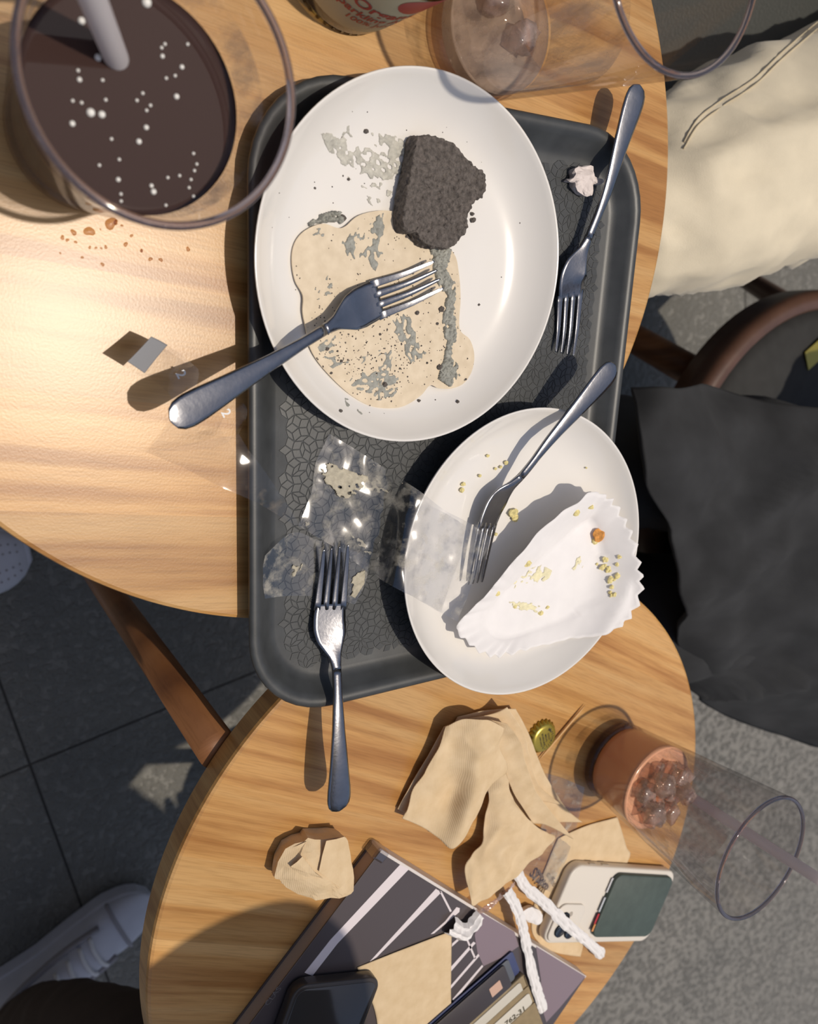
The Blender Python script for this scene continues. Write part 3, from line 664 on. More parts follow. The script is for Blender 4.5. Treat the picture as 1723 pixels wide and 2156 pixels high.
# ================================================================== TEXT as flat print
def text_pts(body, size=1.0, font_bold=0.0):
    cu = bpy.data.curves.new('txt', 'FONT'); cu.body = body; cu.size = size; cu.align_x = 'CENTER'; cu.align_y = 'CENTER'; cu.offset = font_bold*size; cu.resolution_u = 3
    ob = bpy.data.objects.new('txt', cu); COL.objects.link(ob); dg = bpy.context.evaluated_depsgraph_get(); me = ob.evaluated_get(dg).to_mesh()
    V = [Vector(v.co) for v in me.vertices]; F = [tuple(p.vertices) for p in me.polygons]
    ob.evaluated_get(dg).to_mesh_clear(); bpy.data.objects.remove(ob); bpy.data.curves.remove(cu); return V, F
def flat_text(body, c, u, v, size, mat, parent, bold=0.0, name='printed_text', conf=None):
    """print on a flat or gently curved surface: c centre, u reading direction, v up direction"""
    V, F = text_pts(body, size, bold); W_ = []
    for p in V:
        q = c+u*p.x+v*p.y
        if conf: q = conf(q)
        W_.append(q)
    return mk(name, W_, F, mat, parent, smooth=False)
# ================================================================== APPLE JUICE BOTTLE
def bottle():
    pts = [(637, 9), (669, 42), (699, 62), (732, 71), (764, 65), (792, 53), (834, 30)]; w = [P(*q, 0.004) for q in pts]
    # circle through the visible base arc
    n = len(w); A = [[0.0]*3 for _ in range(3)]; b = [0.0]*3
    for p in w:
        row = (2*p.x, 2*p.y, 1.0); t = p.x*p.x+p.y*p.y
        for i in range(3):
            b[i] += row[i]*t
            for j in range(3): A[i][j] += row[i]*row[j]
    x = Matrix(A).inverted() @ Vector(b); r = math.sqrt(x[2]+x[0]**2+x[1]**2); return Vector((x[0], x[1], 0)), r
BC, BR = bottle(); print('bottle', BC, BR)
BR = min(max(BR, 0.030), 0.037)
BC = Vector((P(728, 71, 0.004).x+0.004, P(728, 71, 0.004).y+BR, 0))
M['bottle_glass'] = thin_glass('greenish bottle glass', RGB(206, 196, 150), 0.2, 0.9)
M['juice'] = simple('golden apple juice', RGB(176, 150, 84), 0.08, coat=0.3)
M['label'] = simple('cream paper label', RGB(196, 190, 160), 0.6)
M['red_ink'] = simple('red print', RGB(176, 62, 60), 0.5); M['apple_red'] = simple('red apple print', RGB(168, 50, 52), 0.4)
bt = thing('juice_bottle', 'glass apple juice bottle with a cream label and red lettering', 'bottle', BC)
lathe('bottle_wall', [(0, 0.002), (BR-0.007, 0.0015), (BR-0.003, 0), (BR-0.0005, 0.0025), (BR, 0.006), (BR, 0.085), (BR*0.92, 0.105), (BR*0.62, 0.128), (BR*0.45, 0.148), (0.0135, 0.165), (0.0135, 0.185), (0.0125, 0.1855), (0.0125, 0.165), (BR*0.40, 0.148)], 72, BC, M['bottle_glass'], bt)
lathe('juice', [(0, 0.008), (BR-0.005, 0.0085), (BR-0.0035, 0.012), (BR-0.0035, 0.06), (0, 0.06)], 48, BC, M['juice'], bt)
for k in range(44):
    a = 2*math.pi*k/44; V, F = box_vf((BC.x+(BR-0.0016)*math.cos(a), BC.y+(BR-0.0016)*math.sin(a), 0.0008), 0.0022, 0.0014, 0.0026, a); mk('base_knurl', V, F, M['bottle_glass'], bt, smooth=False)
lathe('label', [(BR+0.0003, 0.013), (BR+0.0003, 0.078)], 72, BC, M['label'], bt)
def wrap(body, z, size, a0, mat, bold=0.0):
    V, F = text_pts(body, size, bold); W_ = []
    for p in V:
        an = a0+p.x/BR; W_.append(Vector((BC.x+(BR+0.0006)*math.cos(an), BC.y+(BR+0.0006)*math.sin(an), z+p.y)))
    mk('printed_text', W_, F, mat, bt, smooth=False)
AF = math.radians(-92)
wrap('Organic', 0.0460, 0.0125, AF, M['red_ink'], 0.02); wrap('Sparkling Apple', 0.0355, 0.0090, AF, M['red_ink'], 0.02); wrap('100% Juice', 0.0275, 0.0072, AF, M['red_ink'], 0.01)
V, F = [], []
for i in range(9):
    for k in range(24):
        a = 2*math.pi*k/24; rr = 0.019*i/8; an = AF+0.35+rr*math.cos(a)/BR*0.9; V.append(Vector((BC.x+(BR+0.0005)*math.cos(an), BC.y+(BR+0.0005)*math.sin(an), 0.066+rr*math.sin(a)*0.7)))
for i in range(8):
    for k in range(24): F.append((i*24+k, i*24+(k+1) % 24, (i+1)*24+(k+1) % 24, (i+1)*24+k))
mk('apple_print', V, F, M['apple_red'], bt)
# ================================================================== BOTTLE CAP, TOOTHPICK
M['gold'] = simple('gold lacquered tin', RGB(178, 160, 72), 0.3, 0.6); M['ink'] = simple('dark print', RGB(70, 62, 40), 0.6)
CC = P(1143, 1552, 0.003); CC = Vector((CC.x, CC.y, 0.0))
cap = thing('bottle_cap', 'gold crimped bottle cap beside the wooden toothpick', 'bottle cap', CC)
V, F = lathe_vf([(0, 0.0060), (0.0095, 0.0060), (0.0118, 0.0056), (0.0128, 0.0046), (0.0134, 0.0028), (0.0150, 0.0004), (0.0144, 0.0002), (0.0126, 0.0026), (0.0110, 0.0048), (0, 0.0052)], 126, CC)
for v in V:
    d = Vector((v.x-CC.x, v.y-CC.y)); r = d.length
    if r > 0.0129: k = 1+0.055*math.cos(21*math.atan2(d.y, d.x)); v.x = CC.x+d.x*k; v.y = CC.y+d.y*k
fix(mk('cap_shell', V, F, M['gold'], cap))
ru = (P(1165, 1590)-P(1150, 1515)).normalized()
def arc_text(body, c, r, a0, size, mat, parent, da):
    for i, ch in enumerate(body):
        if ch == ' ': continue
        a = a0+da*i; u = Vector((math.sin(a), -math.cos(a), 0)); v = Vector((math.cos(a), math.sin(a), 0))
        flat_text(ch, c+v*r+Vector((0, 0, 0.0062)), u, v, size, mat, parent, 0.01)
arc_text("Martinelli's", CC, 0.0085, math.atan2(ru.y, ru.x)+1.57+0.75, 0.0042, M['ink'], cap, -0.255)
rv = Vector((-ru.y, ru.x, 0))
for i, tx in enumerate(('GOLD', 'MEDAL', 'SPARKLING', '100% JUICE')):
    flat_text(tx, CC+rv*(0.0042-0.0030*i)+Vector((0, 0, 0.0062)), ru, rv, 0.0026 if i < 3 else 0.0022, M['ink'], cap, 0.01)
M['pick'] = simple('pale wooden toothpick', RGB(214, 168, 112), 0.6, nscale=200, nvar=0.1)
ta, tb = P(1135, 1600, 0.0022), P(1233, 1484, 0.0022)
V, F = tube_vf([ta.lerp(tb, i/10) for i in range(11)], [0.0002, 0.0008]+[0.0011]*7+[0.0008, 0.0002], 10)
for v in V: v.z = max(v.z, 0.0003)
tag(mk('toothpick', V, F, M['pick']), 'thin wooden toothpick with pointed ends lying beside the bottle cap', 'toothpick')
# ================================================================== PAPER CASE on the second plate
M['paper'] = simple('white greaseproof paper', RGB(236, 233, 232), 0.7, nscale=60, nvar=0.03, bscale=250, bstr=0.15, bdist=0.0004)
def resample(pts, n):
    c = closed_curve(pts, 12); c.append(c[0]); acc = [0.0]
    for a, b in zip(c[:-1], c[1:]): acc.append(acc[-1]+(b-a).length)
    out = []; i = 0
    for k in range(n):
        s = acc[-1]*k/n
        while acc[i+1] < s: i += 1
        out.append(c[i].lerp(c[i+1], (s-acc[i])/max(acc[i+1]-acc[i], 1e-9)))
    return out
rim_c = [(490, 1560, .030), (640, 1395, .034), (760, 1250, .038), (900, 1090, .040), (1060, 930, .040), (1180, 858, .039), (1245, 800, .040), (1340, 822, .036), (1420, 910, .033), (1490, 1050, .038), (1525, 1200, .043), (1540, 1330, .045), (1500, 1470, .044), (1400, 1565, .042), (1260, 1605, .034), (1000, 1660, .026), (800, 1710, .026), (680, 1725, .028), (570, 1665, .030)]
flo_c = [(660, 1520), (740, 1390), (840, 1290), (950, 1190), (1060, 1090), (1150, 1010), (1215, 960), (1240, 950), (1270, 990), (1290, 1060), (1310, 1130), (1325, 1220), (1325, 1310), (1300, 1380), (1220, 1450), (1080, 1520), (920, 1580), (790, 1620), (700, 1605)]
NL = 228
rimL = [P(*c5(x, y), z) for x, y, z in rim_c]
floL = [on_plate(*c5(x, y), 1, 0.0008) for x, y in flo_c]
RL = resample(rimL, NL); FL = resample(floL, NL)
fcx = sum((p for p in FL), Vector())/NL
# align the floor loop to the rim loop by angle
best = min(range(NL), key=lambda k: sum(((FL[(i+k) % NL]-fcx).normalized()-(RL[i]-fcx).normalized()).length for i in range(0, NL, 12)))
FL = FL[best:]+FL[:best]
V, F, rg = [], [], []
def pl_w(p):
    """deep pleats at the two rounded ends, shallow along the sides"""
    ax = (P(*c5(1420, 1150), .03)-P(*c5(600, 1560), .03)).normalized(); t = abs((p-fcx).dot(ax)); return max(0.16, min(1.0, (t-0.030)/0.02))
for q in range(9):
    t = q/8; r_ = []
    for i in range(NL):
        a, b = FL[i], RL[i]; p = a.lerp(b, t); p.z = a.z+(b.z-a.z)*(t**0.85)
        out = Vector((p.x-fcx.x, p.y-fcx.y, 0)).normalized(); w_ = pl_w(p)
        k = math.asin(math.sin(i*2*math.pi/6.0+0.6*math.sin(i*0.31)))*0.64
        p += out*(k*0.0017*w_*t)+Vector((0, 0, k*0.0016*w_*t)); p += out*(0.0012*t*nz(p, 70, 2.0)); p.z += 0.0016*t*nz(p, 45, 5.0)
        p.z = max(p.z, plate_z(p, 1)+(0.0006 if (p-PL2).xy.length < PLR*0.8 else 0.0022)); r_.append(len(V)); V.append(p)
    rg.append(r_)
for A, B in zip(rg[:-1], rg[1:]):
    for i in range(NL): F.append((A[i], A[(i+1) % NL], B[(i+1) % NL], B[i]))
inner = rg[0]
for q in range(1, 12):
    k = 1-q/11.5; r_ = []
    for i in range(NL):
        p = fcx+(FL[i]-fcx)*k; p.z = plate_z(p, 1)+0.0010+0.0005*nz(p, 120, 3.0); r_.append(len(V)); V.append(p)
    for i in range(NL): F.append((r_[i], r_[(i+1) % NL], inner[(i+1) % NL], inner[i]))
    inner = r_
F.append(tuple(inner))
lin = fix(mk('paper_case', V, F, M['paper'])); mod(lin, 'SOLIDIFY', thickness=0.00022, offset=0)
tag(lin, 'empty white pleated paper cake case with yellow crumbs on the plate', 'paper case')
M['yellow'] = simple('pale yellow sponge crumb', RGB(226, 212, 150), 0.9, nscale=500, nvar=0.2); M['gold_crumb'] = simple('browned cake crust', RGB(206, 142, 70), 0.85, nscale=300, nvar=0.35)
M['curd'] = simple('creamy crumb smear', RGB(232, 224, 186), 0.7, nscale=400, nvar=0.12)
zca = lambda p: plate_z(p, 1)+0.0014
def sm5(lab, pts, dr, **kw): return smear('crumb_smear', lab, 'crumb smear', [c5(*q) for q in pts], zca, (c5(*dr[0]), c5(*dr[1])), M['curd'], **kw)
sm5('pale yellow sponge smear along the paper case floor', [(770, 1320), (860, 1220), (960, 1200), (1030, 1240), (1010, 1290), (900, 1330), (800, 1370)], ((780, 1340), (1020, 1220)), thr=0.12, thick=0.0008, seed=21.0, long=40)
sm5('pale yellow sponge smear near the front of the paper case', [(780, 1420), (880, 1410), (960, 1440), (940, 1480), (840, 1470)], ((790, 1440), (950, 1460)), thr=0.0, thick=0.0010, seed=22.0, long=40)
sm5('yellow stain streak toward the far end of the paper case', [(1150, 1190), (1190, 1150), (1225, 1160), (1190, 1270), (1130, 1320), (1120, 1260)], ((1210, 1150), (1130, 1310)), thr=0.1, thick=0.0004, seed=23.0, long=30)
from mathutils.bvhtree import BVHTree
case_bvh = BVHTree.FromPolygons([v.co+BASE[lin] for v in lin.data.vertices], [tuple(p.vertices) for p in lin.data.polygons])
def on_case(q):
    c_ = Vector((0, 0, CAM_H)); h = case_bvh.ray_cast(c_, (P(*c5(*q), .02)-c_).normalized()); return h[0]
def yc(q, r, mat, seed, lab, grp, dz=0.0012): return crumb('cake_crumb', lab, 'crumb', (on_case(q) if dz is None else None) or on_plate(*c5(*q), 1, dz or 0.0012), r, mat, seed, grp)
yc((1293, 1040), .0066, M['gold_crumb'], 3.0, 'golden brown cake crust crumb in the paper case', None, dz=None)
yc((1272, 1075), .0034, M['yellow'], 4.0, 'pale crumb touching the golden crust crumb', None, dz=None)
for i, (q, r) in enumerate((((720, 1372), .0022), ((890, 1200), .0032), ((965, 1482), .0022), ((1003, 1450), .0018), ((1165, 915), .0030), ((1250, 880), .0026), ((820, 1445), .0018), ((1285, 1205), .0014))):
    yc(q, r, M['yellow'], 7.0+i, 'pale yellow cake crumb inside the paper case', 'yellow crumbs in the paper case', None)
for i, (q, r) in enumerate((((945, 590), .0020), ((770, 630), .0017), ((665, 592), .0013), ((621, 705), .0014), ((527, 752), .0017), ((520, 785), .0019), ((740, 655), .0014), ((710, 665), .0012), ((805, 915), .0042), ((820, 945), .0030), ((712, 1035), .0014), ((1225, 660), .0009))):
    yc(q, r, M['yellow'], 17.0+i, 'pale yellow cake crumb on the bare part of the plate with the paper case', 'yellow crumbs on the plate', 0.0)
V, F = [], []
for i in range(16):
    q = (rr_.gauss(1370, 28), rr_.gauss(1260, 70)); p = on_case(q); rr_.random()
    crumb('cake_crumb', 'pale yellow crumb clinging to the pleated end wall of the paper case', 'crumb', p, rr_.uniform(.0014, .0030), M['yellow'], 40.0+i, 'yellow crumbs on the paper case wall')
# ================================================================== CLEAR FILM STRIPS
M['film'] = thin_glass('clear crinkled film', (0.95, 0.95, 0.95, 1), 0.30, 0.9, rough=0.14, frost=0.6, frost_col=RGB(196, 190, 176), nscale=75, thr=(0.50, 0.72))
M['film_clean'] = thin_glass('clear film', (0.98, 0.97, 0.96, 1), 0.14, 0.8, rough=0.08, frost=0.22, frost_col=RGB(200, 180, 150), nscale=55, thr=(0.55, 0.75))
def sheet(name, rows, mat, nu=10, nv=10, wr=0.0006, ws=60, crease=0.0, seed=0.0, thick=0.0, floor=None, parent=None):
    V, F, W_, H_ = grid_surf([[P(*q) for q in r] for r in rows], nu, nv)
    for v in V:
        v.z += wr*nz(v, ws, seed)
        if crease: v.z += crease*(1-2*abs(nz(v, ws*0.55, seed+6)))
        v.z = max(v.z, floor(v) if floor else 0.0004)
    o = mk(name, V, F, mat, parent)
    if thick: mod(o, 'SOLIDIFY', thickness=thick, offset=0)
    return o
f1 = lambda x, y, z: (*cf1(x, y), z); f2 = lambda x, y, z: (*cf2(x, y), z)
o = sheet('film_strip', [[f1(520, 182, .026), f1(430, 280, .029), f1(332, 380, .032)], [f1(645, 248, .020), f1(555, 355, .023), f1(465, 470, .026)], [f1(760, 330, .014), f1(670, 450, .015), f1(580, 560, .016)], [f1(880, 430, .010), f1(780, 540, .009), f1(660, 640, .008)], [f1(1010, 560, .012), f1(880, 640, .009), f1(700, 740, .004)], [f1(1270, 740, .021), f1(1060, 900, .017), f1(640, 900, .003)], [f1(1210, 950, .022), f1(1010, 1060, .014), f1(480, 1090, .002)]], M['film_clean'], 10, 8, 0.0004, 90, 0.0, 2.0)
tag(o, 'clear film strip with a silver tab lying on bare wood under the fork handle', 'film strip')
bo = BASE[o]
M['silver'] = simple('silver grey tape', RGB(150, 150, 152), 0.5, 0.1); M['white_ink'] = simple('white print', RGB(225, 225, 225), 0.5)
sheet('silver_tab', [[f1(520, 182, .0266), f1(430, 280, .0296), f1(332, 380, .0326)], [f1(585, 213, .0236), f1(498, 318, .0266), f1(400, 425, .0296)], [f1(645, 248, .0206), f1(560, 350, .0236), f1(465, 470, .0266)]], M['silver'], 6, 6, 0.0, 50, 0.0, 1.0, 0.0004, parent=o)
for q in ((750, 480, .0130), (1105, 785, .0195)):
    c_ = P(*f1(*q)); uu = (P(*f1(q[0]+30, q[1]+60, q[2]))-c_).normalized(); flat_text('2', c_+Vector((0, 0, .0006)), uu, Vector((-uu.y, uu.x, 0)), 0.0075, M['white_ink'], o, 0.02)
o = sheet('film_strip', [[f1(1210, 950, .0225), f1(900, 1010, .016), f1(480, 1095, .003)], [f1(1290, 1080, .0235), f1(1080, 1140, .0200), f1(800, 1230, .010)], [f1(1390, 1210, .0230), f1(1240, 1270, .0230), f1(1050, 1360, .0205)], [f1(1500, 1370, .0175), f1(1390, 1420, .0195), f1(1280, 1460, .0210)], [f1(1590, 1500, .0105), f1(1520, 1530, .0120), f1(1420, 1530, .0155)], [f1(1680, 1660, .0060), f1(1665, 1672, .0060), f1(1640, 1670, .0060)]], M['film_clean'], 10, 8, 0.0008, 110, 0.0, 5.0)
tag(o, 'clear film strip draped over the tray rim and tapering onto its floor', 'film strip')
def tray_floor(v): return FZ+0.0003
o = sheet('film_strip', [[f2(510, 110, .0065), f2(420, 300, .0060), f2(380, 520, .0060), f2(290, 750, .0060)], [f2(660, 200, .0068), f2(570, 400, .0062), f2(520, 600, .0060), f2(420, 830, .0060)], [f2(820, 300, .0085), f2(740, 480, .0070), f2(690, 700, .0062), f2(590, 930, .0060)], [f2(960, 395, .017), f2(900, 560, .014), f2(850, 800, .0105), f2(760, 1060, .0085)], [f2(1125, 500, .0305), f2(1065, 680, .0300), f2(1020, 900, .0305), f2(960, 1180, .0300)], [f2(1310, 640, .0320), f2(1230, 820, .0315), f2(1180, 1010, .0315), f2(1120, 1260, .0310)], [f2(1480, 730, .0315), f2(1420, 880, .0310), f2(1370, 1080, .0310), f2(1280, 1350, .0310)], [f2(1640, 835, .0300), f2(1580, 980, .0310), f2(1500, 1180, .0320), f2(1400, 1420, .0310)]], M['film'], 14, 12, 0.0012, 100, 0.0007, 9.0, floor=tray_floor)
tag(o, 'wide cream-smudged film strip running from the tray floor onto the plate rim', 'film strip')
o = sheet('film_strip', [[f2(60, 960, .0125), f2(40, 1100, .0130), f2(60, 1260, .0125)], [f2(250, 800, .0052), f2(240, 1020, .0052), f2(240, 1240, .0052)], [f2(430, 850, .0050), f2(460, 1050, .0050), f2(470, 1250, .0050)], [f2(780, 960, .0052), f2(770, 1120, .0050), f2(690, 1300, .0050)]], M['film'], 10, 10, 0.0002, 100, 0.0, 12.0, floor=tray_floor)
tag(o, 'cream-smudged film scrap flat on the tray under the fork tines', 'film strip')
zfl = lambda p: FZ+0.0010
for i, (pts, dr) in enumerate((([(430, 340), (520, 310), (640, 360), (760, 400), (870, 420), (900, 480), (990, 550), (880, 540), (760, 540), (600, 570), (540, 520), (440, 450)], ((450, 350), (900, 500))), ([(230, 1020), (330, 1010), (310, 1080), (240, 1150)], ((240, 1140), (320, 1020))), ([(650, 1100), (760, 1060), (760, 1150), (690, 1260), (650, 1240)], ((740, 1070), (670, 1250))), ([(650, 810), (760, 850), (840, 990), (780, 970), (700, 880)], ((660, 820), (830, 980))), ([(290, 680), (400, 690), (430, 760), (330, 770)], ((300, 700), (420, 750))), ([(790, 310), (900, 350), (1080, 500), (1050, 520), (930, 420)], ((790, 310), (1070, 510))))):
    smear('cream_smear', ('broad beige cream smudge on the wide film strip', 'small beige cream spot left of the fork tines on the tray', 'beige cream spot right of the fork tines on the tray', 'curved beige cream smudge above the fork tines', 'pale cream dab at the film corner on the tray', 'beige cream line along the upper film edge')[i], 'cream smear', [cf2(*q) for q in pts], (lambda p: FZ+0.0030) if i in (0, 5) else zfl, (cf2(*dr[0]), cf2(*dr[1])), M['cream_beige'] if 'cream_beige' in M else M.setdefault('cream_beige', simple('beige cream', RGB(176, 168, 148), 0.6, nscale=250, nvar=0.2)), thr=0.0 if i == 0 else 0.08, thick=0.0007, seed=31.0+i, long=40, short=70)
# ================================================================== PAPER SCRAP on the tray
M['scrap'] = simple('crumpled white tissue', RGB(226, 214, 208), 0.8, nscale=200, nvar=0.05)
def crumple(name, label, cat, loop, zb, zt, mat, seed, amp, fine, side=3, top=6, group=None):
    V, F = lump_vf(loop, zb, zt, side, top, amp, seed, 0.9, fine, dome=(zt-zb)*0.35); o = fix(mk(name, V, F, mat, smooth=False)); return tag(o, label, cat, group)
lp = [(330, 1020), (440, 1030), (445, 1130), (560, 1160), (565, 1215), (450, 1230), (435, 1310), (420, 1360), (340, 1365), (240, 1270), (235, 1210), (165, 1190), (240, 1150), (232, 1060)]
crumple('paper_scrap', 'small crumpled white paper scrap on the tray beside a fork', 'paper scrap', closed_curve([P(1160+x/5.384, 160+y/5.384, 0.008) for x, y in lp], 3), FZ, 0.0115, M['scrap'], 2.2, 0.0016, 260)
# ================================================================== BOOK
BKZ = 0.0140
bA = P(802, 1792, BKZ); bu = (P(1233, 2057, BKZ)-bA).normalized(); bv = Vector((bu.y, -bu.x, 0))
if bv.dot(P(500, 2161, BKZ)-bA) < 0: bv = -bv
BKL, BKW = 0.332, 0.240
M['cover'] = simple('glossy dark book cover', RGB(84, 76, 76), 0.28, coat=0.2); M['pages'] = None
def page_mat():
    mt, nt, bs = newmat('book page edges'); n = nod(nt, 'ShaderNodeTexWave', Scale=900.0, Distortion=1.0); n.bands_direction = 'Z'
    nt.links.new(coords(nt), n.inputs['Vector']); r = ramp(nt, n.outputs['Fac'], [(0.2, RGB(150, 130, 112)), (0.7, RGB(196, 178, 160))]); nt.links.new(r.outputs[0], bs.inputs['Base Color']); bs.inputs['Roughness'].default_value = 0.8; return mt
M['pages'] = page_mat(); M['spine'] = simple('white book spine', RGB(222, 214, 208), 0.5); M['stripe'] = simple('white printed stripe', RGB(228, 218, 220), 0.35); M['mauve'] = simple('mauve printed area', RGB(138, 122, 130), 0.35)
bk = thing('book', 'thick book with dark cover and white diagonal stripes on the round table', 'book', bA+bu*(BKL/2)+bv*(BKW/2)-Vector((0, 0, BKZ)))
def slab(name, a0, a1, b0, b1, z0, z1, mat, parent, bev=0.0):
    V, F = prism_vf([bA+bu*x+bv*y for x, y in ((a0, b0), (a1, b0), (a1, b1), (a0, b1))], z0, z1); o = fix(mk(name, V, F, mat, parent, smooth=False))
    if bev: bevel(o, bev)
    return o
slab('page_block', 0.0012, BKL-0.003, 0.0008, BKW-0.003, 0.0015, BKZ-0.0012, M['pages'], bk)
slab('back_cover', 0, BKL, 0, BKW, 0.0, 0.0015, M['cover'], bk, 0.0004)
cv = slab('front_cover', 0, BKL, 0, BKW, BKZ-0.0012, BKZ, M['cover'], bk, 0.0004)
slab('spine', 0, BKL, -0.0012, 0.0012, 0.0002, BKZ+0.0002, M['spine'], bk, 0.0005)
M['tape'] = thin_glass('clear tape', (0.9, 0.88, 0.86, 1), 0.4, 0.9, rough=0.1)
slab('crushed_corner', -0.0025, 0.010, -0.0022, 0.008, 0.0003, BKZ+0.0006, M['tape'], bk, 0.002)
def decal(name, pts, mat, parent, z, conv=c6, th=0.00012):
    V, F = prism_vf([P(*conv(*q), z) for q in pts], z-0.0002, z+th); return fix(mk(name, V, F, mat, parent, smooth=False))
DZ = BKZ+0.0001
decal('mauve_print', [(480, 690), (790, 870), (830, 1000), (700, 1090), (510, 1180), (455, 1060), (430, 900)], M['mauve'], cv, DZ, cs)
decal('mauve_print', [(985, 1000), (1435, 1275), (1200, 1560), (1080, 1690), (1045, 1580), (1030, 1300)], M['mauve'], cv, DZ, cs)
for pts, cf in (([(738, 905), (778, 926), (455, 1262), (423, 1245)], c6), ([(423, 1245), (455, 1262), (340, 1410), (305, 1395)], c6), ([(900, 1015), (926, 1030), (632, 1325), (600, 1345)], c6), ([(265, 645), (295, 655), (290, 690), (60, 885), (30, 890), (160, 775)], cs), ([(225, 975), (270, 935), (285, 948), (222, 1005)], cs), ([(418, 958), (438, 972), (215, 1228), (209, 1192)], cs), ([(462, 1068), (472, 1088), (208, 1392), (204, 1366)], cs), ([(497, 1168), (507, 1184), (242, 1500), (228, 1480)], cs), ([(108, 500), (128, 500), (222, 682), (206, 690)], cs), ([(348, 930), (366, 930), (442, 1108), (426, 1116)], cs)):
    decal('printed_stripe', pts, M['stripe'], cv, DZ+0.0001, cf)
tcx = P(*cp(555, 810), DZ+0.0002); tu = (P(*cp(625, 720), DZ)-P(*cp(480, 910), DZ)); M['grey_ink'] = simple('grey print', RGB(120, 114, 112), 0.5)
flat_text('CLAS', tcx, tu.normalized(), Vector((-tu.y, tu.x, 0)).normalized(), 0.0065, M['grey_ink'], cv)
# ================================================================== BROWN NAPKINS
def napkin_mat(name, k=1.0):
    mt, nt, bs = newmat(name); co = coords(nt)
    n = nod(nt, 'ShaderNodeTexNoise', Scale=90.0, Detail=5.0); nt.links.new(co, n.inputs['Vector'])
    r = ramp(nt, n.outputs['Fac'], [(0.3, RGB(212, 186, 148, k)), (0.7, RGB(224, 200, 164, k))]); nt.links.new(r.outputs[0], bs.inputs['Base Color'])
    bs.inputs['Roughness'].default_value = 0.9; bs.inputs['Specular IOR Level'].default_value = 0.2
    w1 = nod(nt, 'ShaderNodeTexWave', Scale=260.0); nt.links.new(co, w1.inputs['Vector'])
    bump(nt, bs, w1.outputs['Fac'], 0.25, 0.0003); return mt
M['kraft'] = napkin_mat('brown paper napkin')
NG = 'brown napkins in the rumpled stack'
def nap(label, rows, conv, seed, wr=0.0010, ws=80, crease=0.0016, floor=None, nu=10, nv=10, group=None):
    R_ = [[(*conv(x, y), z) for x, y, z in r] for r in rows]
    o = sheet('paper_napkin', R_, M['kraft'], nu, nv, wr, ws, crease, seed, 0.0004, floor); return tag(o, label, 'napkin', group)
nap('brown napkin spread flat beneath the rumpled stack', [[(300, 330, .002), (600, 262, .004), (890, 250, .007)], [(200, 600, .001), (700, 560, .004), (1020, 500, .006)], [(450, 900, .001), (900, 900, .003), (1180, 900, .004)], [(700, 1200, .001), (1100, 1200, .002), (1400, 1250, .003)], [(900, 1400, .001), (1250, 1390, .002), (1560, 1390, .006)]], cn, 3.0, wr=0.0006, crease=0.0006, floor=lambda v: 0.0024)
nap('brown napkin with wavy edges second from the bottom of the rumpled stack', [[(420, 345, .006), (650, 300, .011), (800, 230, .016)], [(520, 550, .006), (800, 520, .010), (965, 480, .014)], [(680, 800, .006), (900, 780, .008), (1045, 780, .010)], [(780, 1000, .005), (1000, 1000, .0065), (1130, 1030, .0085)], [(980, 1150, .0045), (1180, 1180, .0055), (1365, 1220, .007)]], cn, 5.0, wr=0.0006, crease=0.0008)
nap('folded brown napkin ridge leaning against the top of the rumpled stack', [[(600, 345, .013), (700, 372, .018), (800, 400, .021)], [(690, 600, .014), (830, 600, .016), (935, 590, .019)], [(770, 850, .013), (900, 880, .0145), (1015, 880, .017)], [(880, 1120, .011), (985, 1160, .0125), (1130, 1130, .0145)], [(1060, 1400, .006), (1200, 1420, .007), (1470, 1560, .008)]], cn, 7.0)
nap('brown napkin reaching from the rumpled stack over the book spine', [[(560, 950, .009), (690, 920, .0145), (790, 900, .0165)], [(590, 1100, .008), (760, 1100, .0145), (870, 1190, .0150)], [(580, 1350, .008), (800, 1380, .013), (1070, 1410, .009)], [(540, 1600, .010), (820, 1600, .014), (1215, 1500, .009)], [(370, 1808, .013), (700, 1860, .017), (1264, 1575, .010)], [(418, 2160, .0165), (485, 2204, .0165), (863, 1941, .0145)]], cn, 9.0, wr=0.0018, crease=0.0030, nu=14, nv=14)
nap('brown napkin on top of the rumpled stack with a raised ridge', [[(170, 410, .011), (320, 348, .017), (450, 342, .021), (600, 352, .023), (745, 420, .020)], [(80, 640, .010), (250, 600, .014), (420, 560, .019), (590, 560, .024), (725, 610, .021)], [(-60, 900, .009), (150, 880, .012), (330, 860, .017), (520, 850, .023), (790, 850, .018)], [(-200, 1180, .008), (50, 1170, .012), (230, 1180, .011), (430, 1130, .021), (640, 1010, .019)], [(-268, 1338, .007), (-60, 1430, .009), (90, 1530, .013), (255, 1635, .022), (480, 1350, .019)]], cn, 11.0, wr=0.0022, ws=60, crease=0.0034, nu=14, nv=14)
nap('thin brown napkin edge showing under the top napkin of the stack', [[(165, 430, .008), (330, 380, .010), (600, 380, .012)], [(20, 700, .006), (250, 700, .008), (600, 700, .010)], [(-160, 1000, .005), (100, 1000, .006), (500, 1000, .008)], [(-300, 1260, .003), (-150, 1330, .004), (200, 1400, .006)]], cn, 13.0, wr=0.0003, crease=0.0003)
o = nap('brown napkin lying flat under the white phone', [[(1175, 1765, .001), (1230, 1740, .0015), (1300, 1720, .001)], [(1160, 1800, .001), (1240, 1790, .002), (1318, 1780, .001)], [(1130, 1880, .0006), (1220, 1880, .0006), (1322, 1812, .0008)], [(1120, 1960, .0006), (1190, 1970, .0006), (1250, 1930, .0006)], [(1150, 1998, .0008), (1180, 2008, .001), (1222, 2014, .001)]], lambda x, y: (x, y), 15.0, wr=0.0003, ws=50, crease=0.0004)
u_ = (P(1152, 1890)-P(1122, 1838)).normalized(); M['brown_ink'] = simple('dark brown print', RGB(118, 96, 72), 0.8)
